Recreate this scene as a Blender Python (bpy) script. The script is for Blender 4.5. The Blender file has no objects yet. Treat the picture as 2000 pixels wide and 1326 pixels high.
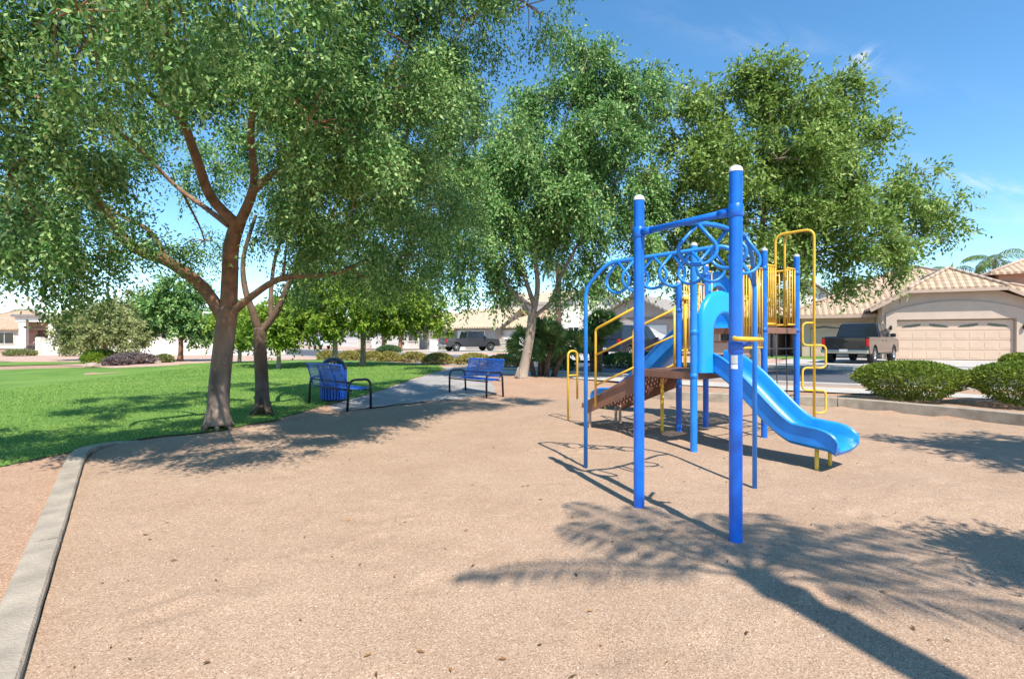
import bpy, bmesh, math, random
import numpy as np
from mathutils import Vector, Matrix
R = math.radians
scene = bpy.context.scene
COL = scene.collection
random.seed(7)

# ------------------------------------------------------------------ camera
EYE = 1.42
FPX = 1000.0          # focal length in pixels of the 2000 px wide photograph (18 mm on 36 mm)
cam_d = bpy.data.cameras.new("camera")
cam_d.lens = 18.0; cam_d.sensor_width = 36.0; cam_d.clip_end = 2000; cam_d.clip_start = 0.05
cam = bpy.data.objects.new("camera", cam_d); COL.objects.link(cam)
cam.location = (0, 0, EYE); cam.rotation_euler = (R(90), 0, 0)
scene.camera = cam
scene.view_settings.view_transform = 'Standard'
scene.view_settings.look = 'None'
scene.view_settings.exposure = 0.55
scene.view_settings.gamma = 1.0

# ------------------------------------------------------------------ sky + sun
SUN_EL = R(55.0)
SUN_AZ = math.atan2(0.335, -0.942)
world = bpy.data.worlds.new("World"); scene.world = world
world.use_nodes = True
wn = world.node_tree.nodes; wl = world.node_tree.links
for n in list(wn): wn.remove(n)
w_out = wn.new('ShaderNodeOutputWorld')
w_bg = wn.new('ShaderNodeBackground'); w_bg.inputs['Strength'].default_value = 0.15
w_sky = wn.new('ShaderNodeTexSky'); w_sky.sky_type = 'NISHITA'; w_sky.sun_disc = False
w_sky.sun_elevation = SUN_EL; w_sky.sun_rotation = SUN_AZ
w_sky.altitude = 1200; w_sky.air_density = 1.0; w_sky.dust_density = 0.0; w_sky.ozone_density = 2.2

w_tc = wn.new('ShaderNodeTexCoord')
def cirrus(direction, stretch_dir, length, width, gain, scale, prev):
    d = Vector(direction).normalized(); a = Vector(stretch_dir); a = (a-d*a.dot(d)).normalized(); b = d.cross(a)
    def dot(v, k):
        n = wn.new('ShaderNodeVectorMath'); n.operation = 'DOT_PRODUCT'; wl.new(w_tc.outputs['Generated'], n.inputs[0]); n.inputs[1].default_value = v*(1.0/k); return n.outputs['Value']
    def mth(op, x, y=None):
        n = wn.new('ShaderNodeMath'); n.operation = op
        for i, v in enumerate((x, y)):
            if v is None: continue
            if isinstance(v, float): n.inputs[i].default_value = v
            else: wl.new(v, n.inputs[i])
        return n.outputs[0]
    ca, cb = dot(a, length), dot(b, width)
    rr = mth('ADD', mth('MULTIPLY', ca, ca), mth('MULTIPLY', cb, cb))
    g = mth('POWER', 2.718, mth('MULTIPLY', rr, -1.0))
    front = mth('GREATER_THAN', dot(d, 1.0), 0.0)
    mp = wn.new('ShaderNodeCombineXYZ'); wl.new(mth('MULTIPLY', ca, length*scale*0.35), mp.inputs[0]); wl.new(mth('MULTIPLY', cb, width*scale), mp.inputs[1])
    no = wn.new('ShaderNodeTexNoise'); no.inputs['Scale'].default_value = 1.0; no.inputs['Detail'].default_value = 6; no.inputs['Roughness'].default_value = 0.6; no.inputs['Distortion'].default_value = 0.6
    wl.new(mp.outputs[0], no.inputs['Vector'])
    nn = wn.new('ShaderNodeMapRange'); nn.inputs[1].default_value = 0.42; nn.inputs[2].default_value = 0.75; wl.new(no.outputs['Fac'], nn.inputs[0])
    f = mth('MULTIPLY', mth('MULTIPLY', mth('MULTIPLY', g, nn.outputs[0]), front), gain)
    mx = wn.new('ShaderNodeMix'); mx.data_type = 'RGBA'; wl.new(f, mx.inputs[0]); wl.new(prev, mx.inputs[6]); mx.inputs[7].default_value = (5.2, 5.4, 5.6, 1)
    return mx.outputs[2]
w_gm = wn.new('ShaderNodeHueSaturation'); w_gm.inputs['Saturation'].default_value = 1.2; w_gm.inputs['Value'].default_value = 1.2; w_gm.inputs['Hue'].default_value = 0.492
wl.new(w_sky.outputs[0], w_gm.inputs['Color'])
c_ = w_gm.outputs[0]
c_ = cirrus((.68,1,.538), (1,0,.75), .019, .012, 1.5, 70.0, c_)
c_ = cirrus((.96,1,.29), (1,0,-.35), .09, .010, .55, 60.0, c_)
c_ = cirrus((.55,1,.56), (1,0,-.28), .22, .03, .14, 30.0, c_)
c_ = cirrus((.95,1,.22), (1,0,-.1), .2, .03, .25, 30.0, c_)
wl.new(c_, w_bg.inputs[0]); wl.new(w_bg.outputs[0], w_out.inputs[0])

sun_d = bpy.data.lights.new("sun", 'SUN'); sun_d.energy = 5.0; sun_d.angle = R(0.53)
sun_d.color = (1.0, 0.94, 0.85)
sun = bpy.data.objects.new("sun", sun_d); COL.objects.link(sun)
_d = Vector((-0.335*math.cos(SUN_EL), 0.942*math.cos(SUN_EL), -math.sin(SUN_EL)))
sun.rotation_euler = _d.to_track_quat('-Z', 'Y').to_euler()
sun.location = (10, -25, 40)

# ------------------------------------------------------------------ helpers
def G(px, py, z=0.0):
    """point on the horizontal plane z seen at a photograph pixel"""
    d = (EYE - z) * FPX / (py - 663.0)
    return Vector(((px - 1000) / FPX * d, d, z))
def P(px, py, d):
    """point at depth d along a photograph pixel's ray"""
    return Vector(((px - 1000) / FPX * d, d, EYE + (663 - py) / FPX * d))

class MB:
    def __init__(s): s.v = []; s.f = []; s.sm = []
    def add(s, vs, fs, smooth=False):
        b = len(s.v); s.v += [tuple(p) for p in vs]
        for f in fs: s.f.append(tuple(i + b for i in f)); s.sm.append(smooth)
        return s
    def box(s, c, size, rot=0.0, M=None):
        x, y, z = size[0]/2, size[1]/2, size[2]/2
        ca, sa = math.cos(rot), math.sin(rot)
        vs = []
        for dz in (-z, z):
            for dx, dy in ((-x,-y),(x,-y),(x,y),(-x,y)):
                p = Vector((c[0]+dx*ca-dy*sa, c[1]+dx*sa+dy*ca, c[2]+dz))
                vs.append(M @ p if M else p)
        return s.add(vs, [(3,2,1,0),(4,5,6,7),(0,1,5,4),(1,2,6,5),(2,3,7,6),(3,0,4,7)])
    def hexa(s, b, t):
        """b, t: four bottom and four top corners in the same order"""
        return s.add(list(b)+list(t), [(3,2,1,0),(4,5,6,7),(0,1,5,4),(1,2,6,5),(2,3,7,6),(3,0,4,7)])
    def bar(s, a, b, w, h, up=(0,0,1)):
        a = Vector(a); b = Vector(b); t = (b-a).normalized(); u = Vector(up)
        sd = t.cross(u).normalized(); u = sd.cross(t).normalized()
        q = [sd*(-w/2)+u*(-h/2), sd*(w/2)+u*(-h/2), sd*(w/2)+u*(h/2), sd*(-w/2)+u*(h/2)]
        return s.add([a+k for k in q]+[b+k for k in q], [(0,1,2,3),(7,6,5,4),(0,4,5,1),(1,5,6,2),(2,6,7,3),(3,7,4,0)])
    def tube(s, pts, r, n=10, closed=False, cap=True):
        pts = [Vector(p) for p in pts]; m = len(pts)
        rs = r if isinstance(r, (list, tuple)) else [r]*m
        tang = []
        for i in range(m):
            if closed: t = pts[(i+1) % m] - pts[i-1]
            else: t = pts[min(i+1, m-1)] - pts[max(i-1, 0)]
            tang.append(t.normalized())
        u = tang[0].orthogonal().normalized()
        vs = []
        for i in range(m):
            t = tang[i]; u = (u - t*u.dot(t))
            u = u.normalized() if u.length > 1e-6 else t.orthogonal().normalized()
            w = t.cross(u)
            for k in range(n):
                a = 2*math.pi*k/n
                vs.append(pts[i] + (u*math.cos(a) + w*math.sin(a))*rs[i])
        fs = []
        for i in range(m if closed else m-1):
            j = (i+1) % m
            for k in range(n):
                l = (k+1) % n
                fs.append((i*n+k, i*n+l, j*n+l, j*n+k))
        b = len(s.v); s.add(vs, fs, True)
        if cap and not closed:
            s.f.append(tuple(b+k for k in range(n-1, -1, -1))); s.sm.append(False)
            s.f.append(tuple(b+(m-1)*n+k for k in range(n))); s.sm.append(False)
        return s
    def lathe(s, prof, c=(0,0,0), n=20, axis='z', smooth=True):
        vs = []; c = Vector(c)
        for r_, h in prof:
            for k in range(n):
                a = 2*math.pi*k/n
                if axis == 'z': vs.append(c+Vector((r_*math.cos(a), r_*math.sin(a), h)))
                else: vs.append(c+Vector((r_*math.cos(a), h, r_*math.sin(a))))
        fs = []
        for i in range(len(prof)-1):
            for k in range(n):
                l = (k+1) % n
                fs.append((i*n+k, i*n+l, (i+1)*n+l, (i+1)*n+k) if axis == 'z' else (i*n+l, i*n+k, (i+1)*n+k, (i+1)*n+l))
        return s.add(vs, fs, smooth)
    def prism(s, poly, ext, M=None):
        """poly: 3-D outline, ext: extrusion vector"""
        n = len(poly); e = Vector(ext)
        vs = [Vector(p) for p in poly] + [Vector(p)+e for p in poly]
        if M: vs = [M @ v for v in vs]
        fs = [tuple(range(n-1, -1, -1)), tuple(range(n, 2*n))]
        for i in range(n):
            j = (i+1) % n; fs.append((i, j, n+j, n+i))
        return s.add(vs, fs)
    def build(s, name, mat, parent=None, bevel=0, fix=True, label=None):
        me = bpy.data.meshes.new(name)
        me.from_pydata([tuple(v) for v in s.v], [], s.f)
        me.polygons.foreach_set('use_smooth', s.sm)
        if fix:
            bm = bmesh.new(); bm.from_mesh(me)
            bmesh.ops.recalc_face_normals(bm, faces=bm.faces)
            bm.to_mesh(me); bm.free()
        me.materials.append(mat); me.update()
        o = bpy.data.objects.new(name, me); COL.objects.link(o)
        if parent: o.parent = parent
        if bevel:
            m = o.modifiers.new('bevel', 'BEVEL'); m.width = bevel; m.segments = 2; m.limit_method = 'ANGLE'; m.angle_limit = R(35)
        if label: o['label'] = label
        return o

def np_mesh(name, verts, nper, mat, parent=None):
    """verts: (N*nper,3) array, each run of nper vertices is one face"""
    nf = len(verts)//nper
    me = bpy.data.meshes.new(name)
    me.vertices.add(len(verts)); me.vertices.foreach_set('co', np.ascontiguousarray(verts, dtype=np.float32).ravel())
    me.loops.add(len(verts)); me.loops.foreach_set('vertex_index', np.arange(len(verts), dtype=np.int32))
    me.polygons.add(nf)
    me.polygons.foreach_set('loop_start', np.arange(0, len(verts), nper, dtype=np.int32))
    me.polygons.foreach_set('loop_total', np.full(nf, nper, dtype=np.int32))
    me.materials.append(mat); me.update(calc_edges=True)
    o = bpy.data.objects.new(name, me); COL.objects.link(o)
    if parent: o.parent = parent
    return o

def tag(o, label, cat, group=None):
    o['label'] = label; o['category'] = cat
    if group: o['group'] = group
    return o
def thing(name, label, cat, loc=(0,0,0), rz=0.0, group=None):
    o = bpy.data.objects.new(name, None); COL.objects.link(o); o.empty_display_size = 0.2
    o.location = loc; o.rotation_euler = (0, 0, rz)
    return tag(o, label, cat, group)
def structure(o): o['kind'] = 'structure'; return o
def dup(root, loc, rz, label):
    kids = {}
    for o in COL.objects: kids.setdefault(o.parent, []).append(o)
    def cp(o, par):
        c = o.copy(); COL.objects.link(c)
        if par: c.parent = par
        for k in kids.get(o, []): cp(k, c)
        return c
    r = cp(root, None); r.location = loc; r.rotation_euler = (0, 0, rz); r['label'] = label
    return r

# ------------------------------------------------------------------ materials
def mat(name, col, rough=0.6, var=0.0, vscale=5.0, bump=0.0, bscale=40.0, metal=0.0, spec=0.5, col2=None, coat=0.0, detail=6, coords='Object', stretch=None):
    m = bpy.data.materials.new(name); m.use_nodes = True
    nt = m.node_tree; b = nt.nodes['Principled BSDF']
    b.inputs['Base Color'].default_value = (*col, 1); b.inputs['Roughness'].default_value = rough
    b.inputs['Metallic'].default_value = metal; b.inputs['Specular IOR Level'].default_value = spec
    b.inputs['Coat Weight'].default_value = coat
    tc = nt.nodes.new('ShaderNodeTexCoord')
    src = tc.outputs[coords]
    if stretch:
        mp = nt.nodes.new('ShaderNodeMapping'); mp.inputs['Scale'].default_value = stretch
        nt.links.new(src, mp.inputs[0]); src = mp.outputs[0]
    if var or col2:
        n = nt.nodes.new('ShaderNodeTexNoise'); n.inputs['Scale'].default_value = vscale; n.inputs['Detail'].default_value = detail
        nt.links.new(src, n.inputs['Vector'])
        rp = nt.nodes.new('ShaderNodeValToRGB')
        c2 = col2 or tuple(min(1, c*(1+var)) for c in col); c1 = col if col2 else tuple(c*(1-var) for c in col)
        rp.color_ramp.elements[0].position = 0.32; rp.color_ramp.elements[0].color = (*c1, 1)
        rp.color_ramp.elements[1].position = 0.68; rp.color_ramp.elements[1].color = (*c2, 1)
        nt.links.new(n.outputs['Fac'], rp.inputs[0]); nt.links.new(rp.outputs[0], b.inputs['Base Color'])
    if bump:
        n2 = nt.nodes.new('ShaderNodeTexNoise'); n2.inputs['Scale'].default_value = bscale; n2.inputs['Detail'].default_value = 5
        nt.links.new(src, n2.inputs['Vector'])
        bp = nt.nodes.new('ShaderNodeBump'); bp.inputs['Strength'].default_value = bump; bp.inputs['Distance'].default_value = 0.02
        nt.links.new(n2.outputs['Fac'], bp.inputs['Height']); nt.links.new(bp.outputs[0], b.inputs['Normal'])
    return m

def leaf_mat(name, dark, mid, light, trans=0.35, rough=0.45):
    m = bpy.data.materials.new(name); m.use_nodes = True
    nt = m.node_tree; b = nt.nodes['Principled BSDF']; out = nt.nodes['Material Output']
    g = nt.nodes.new('ShaderNodeNewGeometry')
    tc = nt.nodes.new('ShaderNodeTexCoord')
    no = nt.nodes.new('ShaderNodeTexNoise'); no.inputs['Scale'].default_value = 0.9; no.inputs['Detail'].default_value = 3
    nt.links.new(tc.outputs['Object'], no.inputs['Vector'])
    mx = nt.nodes.new('ShaderNodeMath'); mx.operation = 'MULTIPLY_ADD'; mx.inputs[1].default_value = 0.6
    nt.links.new(g.outputs['Random Per Island'], mx.inputs[0])
    sc = nt.nodes.new('ShaderNodeMath'); sc.operation = 'MULTIPLY'; sc.inputs[1].default_value = 0.4
    nt.links.new(no.outputs['Fac'], sc.inputs[0]); nt.links.new(sc.outputs[0], mx.inputs[2])
    rp = nt.nodes.new('ShaderNodeValToRGB')
    rp.color_ramp.elements[0].position = 0.1; rp.color_ramp.elements[0].color = (*dark, 1)
    rp.color_ramp.elements[1].position = 0.76; rp.color_ramp.elements[1].color = (*light, 1)
    e = rp.color_ramp.elements.new(0.50); e.color = (*mid, 1)
    nt.links.new(mx.outputs[0], rp.inputs[0])
    nt.links.new(rp.outputs[0], b.inputs['Base Color']); b.inputs['Roughness'].default_value = rough
    b.inputs['Specular IOR Level'].default_value = 0.22
    tr = nt.nodes.new('ShaderNodeBsdfTranslucent'); nt.links.new(rp.outputs[0], tr.inputs[0])
    ms = nt.nodes.new('ShaderNodeMixShader'); ms.inputs[0].default_value = trans
    nt.links.new(b.outputs[0], ms.inputs[1]); nt.links.new(tr.outputs[0], ms.inputs[2])
    nt.links.new(ms.outputs[0], out.inputs[0])
    return m

def sand_mat(name, base, dark, light, grain=90.0):
    m = bpy.data.materials.new(name); m.use_nodes = True
    nt = m.node_tree; b = nt.nodes['Principled BSDF']; L = nt.links.new
    tc = nt.nodes.new('ShaderNodeTexCoord')
    vo = nt.nodes.new('ShaderNodeTexVoronoi'); vo.inputs['Scale'].default_value = grain
    L(tc.outputs['Object'], vo.inputs['Vector'])
    sep = nt.nodes.new('ShaderNodeSeparateColor'); L(vo.outputs['Color'], sep.inputs[0])
    rp = nt.nodes.new('ShaderNodeValToRGB'); cr = rp.color_ramp
    cr.elements[0].position = 0.0; cr.elements[0].color = (*dark, 1)
    cr.elements[1].position = 1.0; cr.elements[1].color = (*light, 1)
    e = cr.elements.new(0.3); e.color = (*[c*0.93 for c in base], 1)
    e = cr.elements.new(0.8); e.color = (*base, 1)
    L(sep.outputs[0], rp.inputs[0])
    n = nt.nodes.new('ShaderNodeTexNoise'); n.inputs['Scale'].default_value = 1.3; n.inputs['Detail'].default_value = 8; n.inputs['Roughness'].default_value = 0.65
    L(tc.outputs['Object'], n.inputs['Vector'])
    r2 = nt.nodes.new('ShaderNodeValToRGB')
    r2.color_ramp.elements[0].position = 0.3; r2.color_ramp.elements[0].color = (0.85, 0.82, 0.8, 1)
    r2.color_ramp.elements[1].position = 0.7; r2.color_ramp.elements[1].color = (1.0, 1.0, 1.0, 1)
    L(n.outputs['Fac'], r2.inputs[0])
    mx = nt.nodes.new('ShaderNodeMix'); mx.data_type = 'RGBA'; mx.blend_type = 'MULTIPLY'; mx.inputs[0].default_value = 1.0
    L(rp.outputs[0], mx.inputs[6]); L(r2.outputs[0], mx.inputs[7]); L(mx.outputs[2], b.inputs['Base Color'])
    b.inputs['Roughness'].default_value = 0.95; b.inputs['Specular IOR Level'].default_value = 0.15
    bp = nt.nodes.new('ShaderNodeBump'); bp.inputs['Strength'].default_value = 0.4; bp.inputs['Distance'].default_value = 0.006
    L(vo.outputs['Distance'], bp.inputs['Height'])
    bp2 = nt.nodes.new('ShaderNodeBump'); bp2.inputs['Strength'].default_value = 0.35; bp2.inputs['Distance'].default_value = 0.04
    n3 = nt.nodes.new('ShaderNodeTexNoise'); n3.inputs['Scale'].default_value = 4.0; n3.inputs['Detail'].default_value = 4
    L(tc.outputs['Object'], n3.inputs['Vector'])
    L(n3.outputs['Fac'], bp2.inputs['Height']); L(bp.outputs[0], bp2.inputs['Normal']); L(bp2.outputs[0], b.inputs['Normal'])
    return m

def tile_mat(name, c1, c2, rows=3.3):
    """clay roof tiles: barrels across x, courses down the slope"""
    m = bpy.data.materials.new(name); m.use_nodes = True
    nt = m.node_tree; b = nt.nodes['Principled BSDF']; L = nt.links.new
    tc = nt.nodes.new('ShaderNodeTexCoord')
    br = nt.nodes.new('ShaderNodeTexBrick'); br.inputs['Scale'].default_value = 1.0
    br.inputs['Brick Width'].default_value = 0.32; br.inputs['Row Height'].default_value = 0.33
    br.inputs['Mortar Size'].default_value = 0.018; br.inputs['Color1'].default_value = (*c1, 1); br.inputs['Color2'].default_value = (*c2, 1)
    br.inputs['Mortar'].default_value = (*[c*0.55 for c in c1], 1); br.offset = 0.0
    L(tc.outputs['UV'], br.inputs['Vector'])
    L(br.outputs['Color'], b.inputs['Base Color'])
    wv = nt.nodes.new('ShaderNodeTexWave'); wv.wave_profile = 'SIN'; wv.bands_direction = 'X'; wv.inputs['Scale'].default_value = 1/0.32*0.314*1.0
    L(tc.outputs['UV'], wv.inputs['Vector'])
    bp = nt.nodes.new('ShaderNodeBump'); bp.inputs['Strength'].default_value = 0.8; bp.inputs['Distance'].default_value = 0.08
    L(wv.outputs['Fac'], bp.inputs['Height'])
    bp2 = nt.nodes.new('ShaderNodeBump'); bp2.inputs['Strength'].default_value = 0.5; bp2.inputs['Distance'].default_value = 0.04; bp2.invert = True
    L(br.outputs['Fac'], bp2.inputs['Height']); L(bp.outputs[0], bp2.inputs['Normal']); L(bp2.outputs[0], b.inputs['Normal'])
    b.inputs['Roughness'].default_value = 0.85
    return m

def perforated_mat(name, col):
    m = mat(name, col, 0.55, 0.12, 6, 0.1, 60)
    nt = m.node_tree; b = nt.nodes['Principled BSDF']; out = nt.nodes['Material Output']; L = nt.links.new
    tc = nt.nodes.new('ShaderNodeTexCoord'); mp = nt.nodes.new('ShaderNodeMapping'); mp.inputs['Scale'].default_value = (18, 18, 0.001)
    L(tc.outputs['Object'], mp.inputs[0])
    vo = nt.nodes.new('ShaderNodeTexVoronoi'); vo.inputs['Scale'].default_value = 1.0; vo.inputs['Randomness'].default_value = 0.0
    L(mp.outputs[0], vo.inputs['Vector'])
    g = nt.nodes.new('ShaderNodeMath'); g.operation = 'LESS_THAN'; g.inputs[1].default_value = 0.29
    L(vo.outputs['Distance'], g.inputs[0])
    tr = nt.nodes.new('ShaderNodeBsdfTransparent'); ms = nt.nodes.new('ShaderNodeMixShader')
    L(g.outputs[0], ms.inputs[0]); L(b.outputs[0], ms.inputs[1]); L(tr.outputs[0], ms.inputs[2]); L(ms.outputs[0], out.inputs[0])
    return m

def lawn_mat():
    m = bpy.data.materials.new('lawn_turf'); m.use_nodes = True
    nt = m.node_tree; b = nt.nodes['Principled BSDF']; L = nt.links.new
    tc = nt.nodes.new('ShaderNodeTexCoord')
    n1 = nt.nodes.new('ShaderNodeTexNoise'); n1.inputs['Scale'].default_value = 0.45; n1.inputs['Detail'].default_value = 9; n1.inputs['Roughness'].default_value = 0.62
    n2 = nt.nodes.new('ShaderNodeTexNoise'); n2.inputs['Scale'].default_value = 28; n2.inputs['Detail'].default_value = 6
    L(tc.outputs['Object'], n1.inputs['Vector']); L(tc.outputs['Object'], n2.inputs['Vector'])
    r1 = nt.nodes.new('ShaderNodeValToRGB'); r1.color_ramp.elements[0].position = 0.35; r1.color_ramp.elements[1].position = 0.7
    r1.color_ramp.elements[0].color = (0.135, 0.27, 0.06, 1); r1.color_ramp.elements[1].color = (0.27, 0.39, 0.095, 1)
    r2 = nt.nodes.new('ShaderNodeValToRGB'); r2.color_ramp.elements[0].position = 0.3; r2.color_ramp.elements[1].position = 0.75
    r2.color_ramp.elements[0].color = (0.55, 0.6, 0.5, 1); r2.color_ramp.elements[1].color = (1.1, 1.1, 1.0, 1)
    L(n1.outputs['Fac'], r1.inputs[0]); L(n2.outputs['Fac'], r2.inputs[0])
    mx = nt.nodes.new('ShaderNodeMix'); mx.data_type = 'RGBA'; mx.blend_type = 'MULTIPLY'; mx.inputs[0].default_value = 1
    L(r1.outputs[0], mx.inputs[6]); L(r2.outputs[0], mx.inputs[7]); L(mx.outputs[2], b.inputs['Base Color'])
    b.inputs['Roughness'].default_value = 0.9; b.inputs['Specular IOR Level'].default_value = 0.1
    bp = nt.nodes.new('ShaderNodeBump'); bp.inputs['Strength'].default_value = 0.9; bp.inputs['Distance'].default_value = 0.06
    L(n2.outputs['Fac'], bp.inputs['Height']); L(bp.outputs[0], b.inputs['Normal'])
    return m

M = {}
M['sand'] = sand_mat('sand', (0.445, 0.308, 0.210), (0.25, 0.155, 0.10), (0.61, 0.47, 0.355), 165)
M['dirt'] = sand_mat('dirt', (0.45, 0.290, 0.195), (0.27, 0.155, 0.10), (0.60, 0.44, 0.32), 120)
M['pinkgravel'] = sand_mat('pink_gravel', (0.56, 0.38, 0.29), (0.30, 0.18, 0.13), (0.70, 0.52, 0.42), 22)
M['concrete'] = mat('concrete', (0.36, 0.30, 0.23), 0.92, 0.20, 5.0, 0.5, 70, detail=10)
M['walk'] = mat('walk_concrete', (0.46, 0.42, 0.37), 0.9, 0.10, 1.5, 0.15, 40)
M['path'] = mat('path_concrete', (0.31, 0.285, 0.26), 0.9, 0.16, 2.0, 0.2, 50)
M['asphalt'] = mat('asphalt', (0.085, 0.085, 0.095), 0.9, 0.2, 1.5, 0.2, 80)
M['lawn'] = lawn_mat()
M['grass'] = leaf_mat('grass_blade', (0.14, 0.27, 0.055), (0.235, 0.39, 0.08), (0.37, 0.48, 0.12), 0.35, 0.8)
M['blue'] = mat('blue_paint', (0.004, 0.145, 0.66), 0.36, 0.20, 5, 0.05, 25, coat=0.25, detail=10)
M['bluelight'] = mat('light_blue_paint', (0.012, 0.21, 0.68), 0.38, 0.22, 3, 0.03, 25, coat=0.2)
M['slide'] = mat('slide_plastic', (0.012, 0.24, 0.76), 0.36, 0.16, 4, 0.05, 15, detail=10)
M['hood'] = mat('hood_plastic', (0.015, 0.33, 0.80), 0.33, 0.08, 2, 0.02, 15)
M['yellow'] = mat('yellow_paint', (0.80, 0.47, 0.035), 0.42, 0.16, 4, 0.02, 25, coat=0.2)
M['white'] = mat('white_cap', (0.80, 0.80, 0.78), 0.4, 0.05, 8)
M['silver'] = mat('silver_label', (0.60, 0.60, 0.58), 0.4, 0.1, 12, metal=0.3)
M['brown'] = mat('brown_coating', (0.24, 0.115, 0.075), 0.6, 0.15, 6, 0.15, 70)
M['brownperf'] = perforated_mat('brown_perforated', (0.24, 0.115, 0.075))
M['black'] = mat('black_steel', (0.012, 0.014, 0.02), 0.4, 0.1, 6)
M['chain'] = mat('dark_chain', (0.04, 0.035, 0.03), 0.5, 0.2, 8)
M['navy'] = mat('navy_slats', (0.012, 0.105, 0.50), 0.38, 0.12, 4, coat=0.2)
M['bark'] = mat('bark_grey', (0.20, 0.15, 0.115), 0.9, 0.5, 4, 1.0, 14, col2=None, stretch=(1, 1, 0.35))
M['barkred'] = mat('bark_red', (0.16, 0.085, 0.05), 0.9, 0.4, 5, 0.9, 16, col2=(0.30, 0.15, 0.085), stretch=(1, 1, 0.5))
M['barkelm'] = mat('bark_elm', (0.20, 0.15, 0.115), 0.9, 0.45, 5, 1.0, 16, stretch=(1, 1, 0.35))
def grade_bark(m, lo, hi, c):
    """grey furrowed bark low on the trunk passing into smooth reddish bark on the limbs"""
    nt = m.node_tree; b = nt.nodes['Principled BSDF']; L = nt.links.new
    old = b.inputs['Base Color'].links[0].from_socket
    tc = nt.nodes.new('ShaderNodeTexCoord'); sp = nt.nodes.new('ShaderNodeSeparateXYZ'); L(tc.outputs['Object'], sp.inputs[0])
    n = nt.nodes.new('ShaderNodeTexNoise'); n.inputs['Scale'].default_value = 3.5; n.inputs['Detail'].default_value = 6; L(tc.outputs['Object'], n.inputs['Vector'])
    ad = nt.nodes.new('ShaderNodeMath'); ad.operation = 'MULTIPLY_ADD'; ad.inputs[1].default_value = 2.4; L(n.outputs['Fac'], ad.inputs[0]); L(sp.outputs[2], ad.inputs[2])
    mr = nt.nodes.new('ShaderNodeMapRange'); mr.inputs[1].default_value = lo+1.2; mr.inputs[2].default_value = hi+1.2; L(ad.outputs[0], mr.inputs[0])
    n2 = nt.nodes.new('ShaderNodeTexNoise'); n2.inputs['Scale'].default_value = 7; n2.inputs['Detail'].default_value = 6; L(tc.outputs['Object'], n2.inputs['Vector'])
    rp = nt.nodes.new('ShaderNodeValToRGB'); rp.color_ramp.elements[0].position = .3; rp.color_ramp.elements[1].position = .7
    rp.color_ramp.elements[0].color = (*[k*.6 for k in c], 1); rp.color_ramp.elements[1].color = (*[min(1, k*1.45) for k in c], 1); L(n2.outputs['Fac'], rp.inputs[0])
    mx = nt.nodes.new('ShaderNodeMix'); mx.data_type = 'RGBA'; L(mr.outputs[0], mx.inputs[0]); L(old, mx.inputs[6]); L(rp.outputs[0], mx.inputs[7]); L(mx.outputs[2], b.inputs['Base Color'])
grade_bark(M['barkelm'], .9, 2.3, (0.25, 0.135, 0.075))
M['barkdark'] = mat('bark_dark', (0.085, 0.052, 0.034), 0.9, 0.4, 5, 0.9, 16, col2=(0.17, 0.11, 0.075), stretch=(1, 1, 0.5))
M['barkpale'] = mat('bark_pale', (0.27, 0.21, 0.16), 0.9, 0.4, 5, 0.9, 14, col2=(0.40, 0.32, 0.25), stretch=(1, 1, 0.35))
M['palmbark'] = mat('palm_bark', (0.13, 0.08, 0.055), 0.95, 0.5, 12, 1.0, 18)
M['leafelm'] = leaf_mat('elm_leaf', (0.042, 0.118, 0.026), (0.122, 0.268, 0.062), (0.40, 0.54, 0.19), 0.30)
M['leafash'] = leaf_mat('ash_leaf', (0.075, 0.155, 0.025), (0.185, 0.295, 0.052), (0.40, 0.50, 0.15), 0.34)
M['leaflime'] = leaf_mat('lime_leaf', (0.11, 0.20, 0.022), (0.22, 0.34, 0.035), (0.36, 0.47, 0.07), 0.45)
M['leafolive'] = leaf_mat('olive_leaf', (0.13, 0.16, 0.055), (0.26, 0.29, 0.10), (0.42, 0.43, 0.19), 0.35)
M['leafdark'] = leaf_mat('dark_leaf', (0.04, 0.09, 0.03), (0.08, 0.15, 0.045), (0.16, 0.24, 0.08), 0.28)
M['leafshrub'] = leaf_mat('shrub_leaf', (0.08, 0.13, 0.018), (0.17, 0.235, 0.03), (0.30, 0.36, 0.06), 0.33)
M['leafgold'] = leaf_mat('golden_leaf', (0.17, 0.16, 0.04), (0.34, 0.30, 0.08), (0.48, 0.42, 0.14), 0.3)
M['leafpurple'] = leaf_mat('purple_leaf', (0.12, 0.08, 0.08), (0.20, 0.15, 0.14), (0.30, 0.23, 0.21), 0.2)
M['leaffrond'] = leaf_mat('frond_leaf', (0.07, 0.14, 0.04), (0.15, 0.25, 0.07), (0.30, 0.40, 0.14), 0.35)
M['litter'] = leaf_mat('litter_leaf', (0.08, 0.045, 0.025), (0.16, 0.085, 0.04), (0.42, 0.20, 0.06), 0.1)
M['stucco'] = mat('tan_stucco', (0.54, 0.42, 0.325), 0.95, 0.06, 1.2, 0.25, 60)
M['stuccolight'] = mat('cream_stucco', (0.68, 0.60, 0.50), 0.95, 0.05, 1.2, 0.2, 60)
M['stuccowhite'] = mat('white_stucco', (0.78, 0.73, 0.66), 0.95, 0.04, 1.2, 0.2, 60)
M['stuccogrey'] = mat('grey_tan_stucco', (0.40, 0.345, 0.31), 0.95, 0.06, 1.2, 0.2, 60)
M['stuccorose'] = mat('rose_stucco', (0.45, 0.27, 0.21), 0.95, 0.06, 1.2, 0.2, 60)
M['trim'] = mat('tan_trim', (0.48, 0.35, 0.26), 0.8, 0.06, 3)
M['trimgrey'] = mat('grey_trim', (0.22, 0.20, 0.19), 0.8, 0.06, 3)
M['garage'] = mat('tan_garage_paint', (0.60, 0.44, 0.32), 0.7, 0.04, 1.5)
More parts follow.
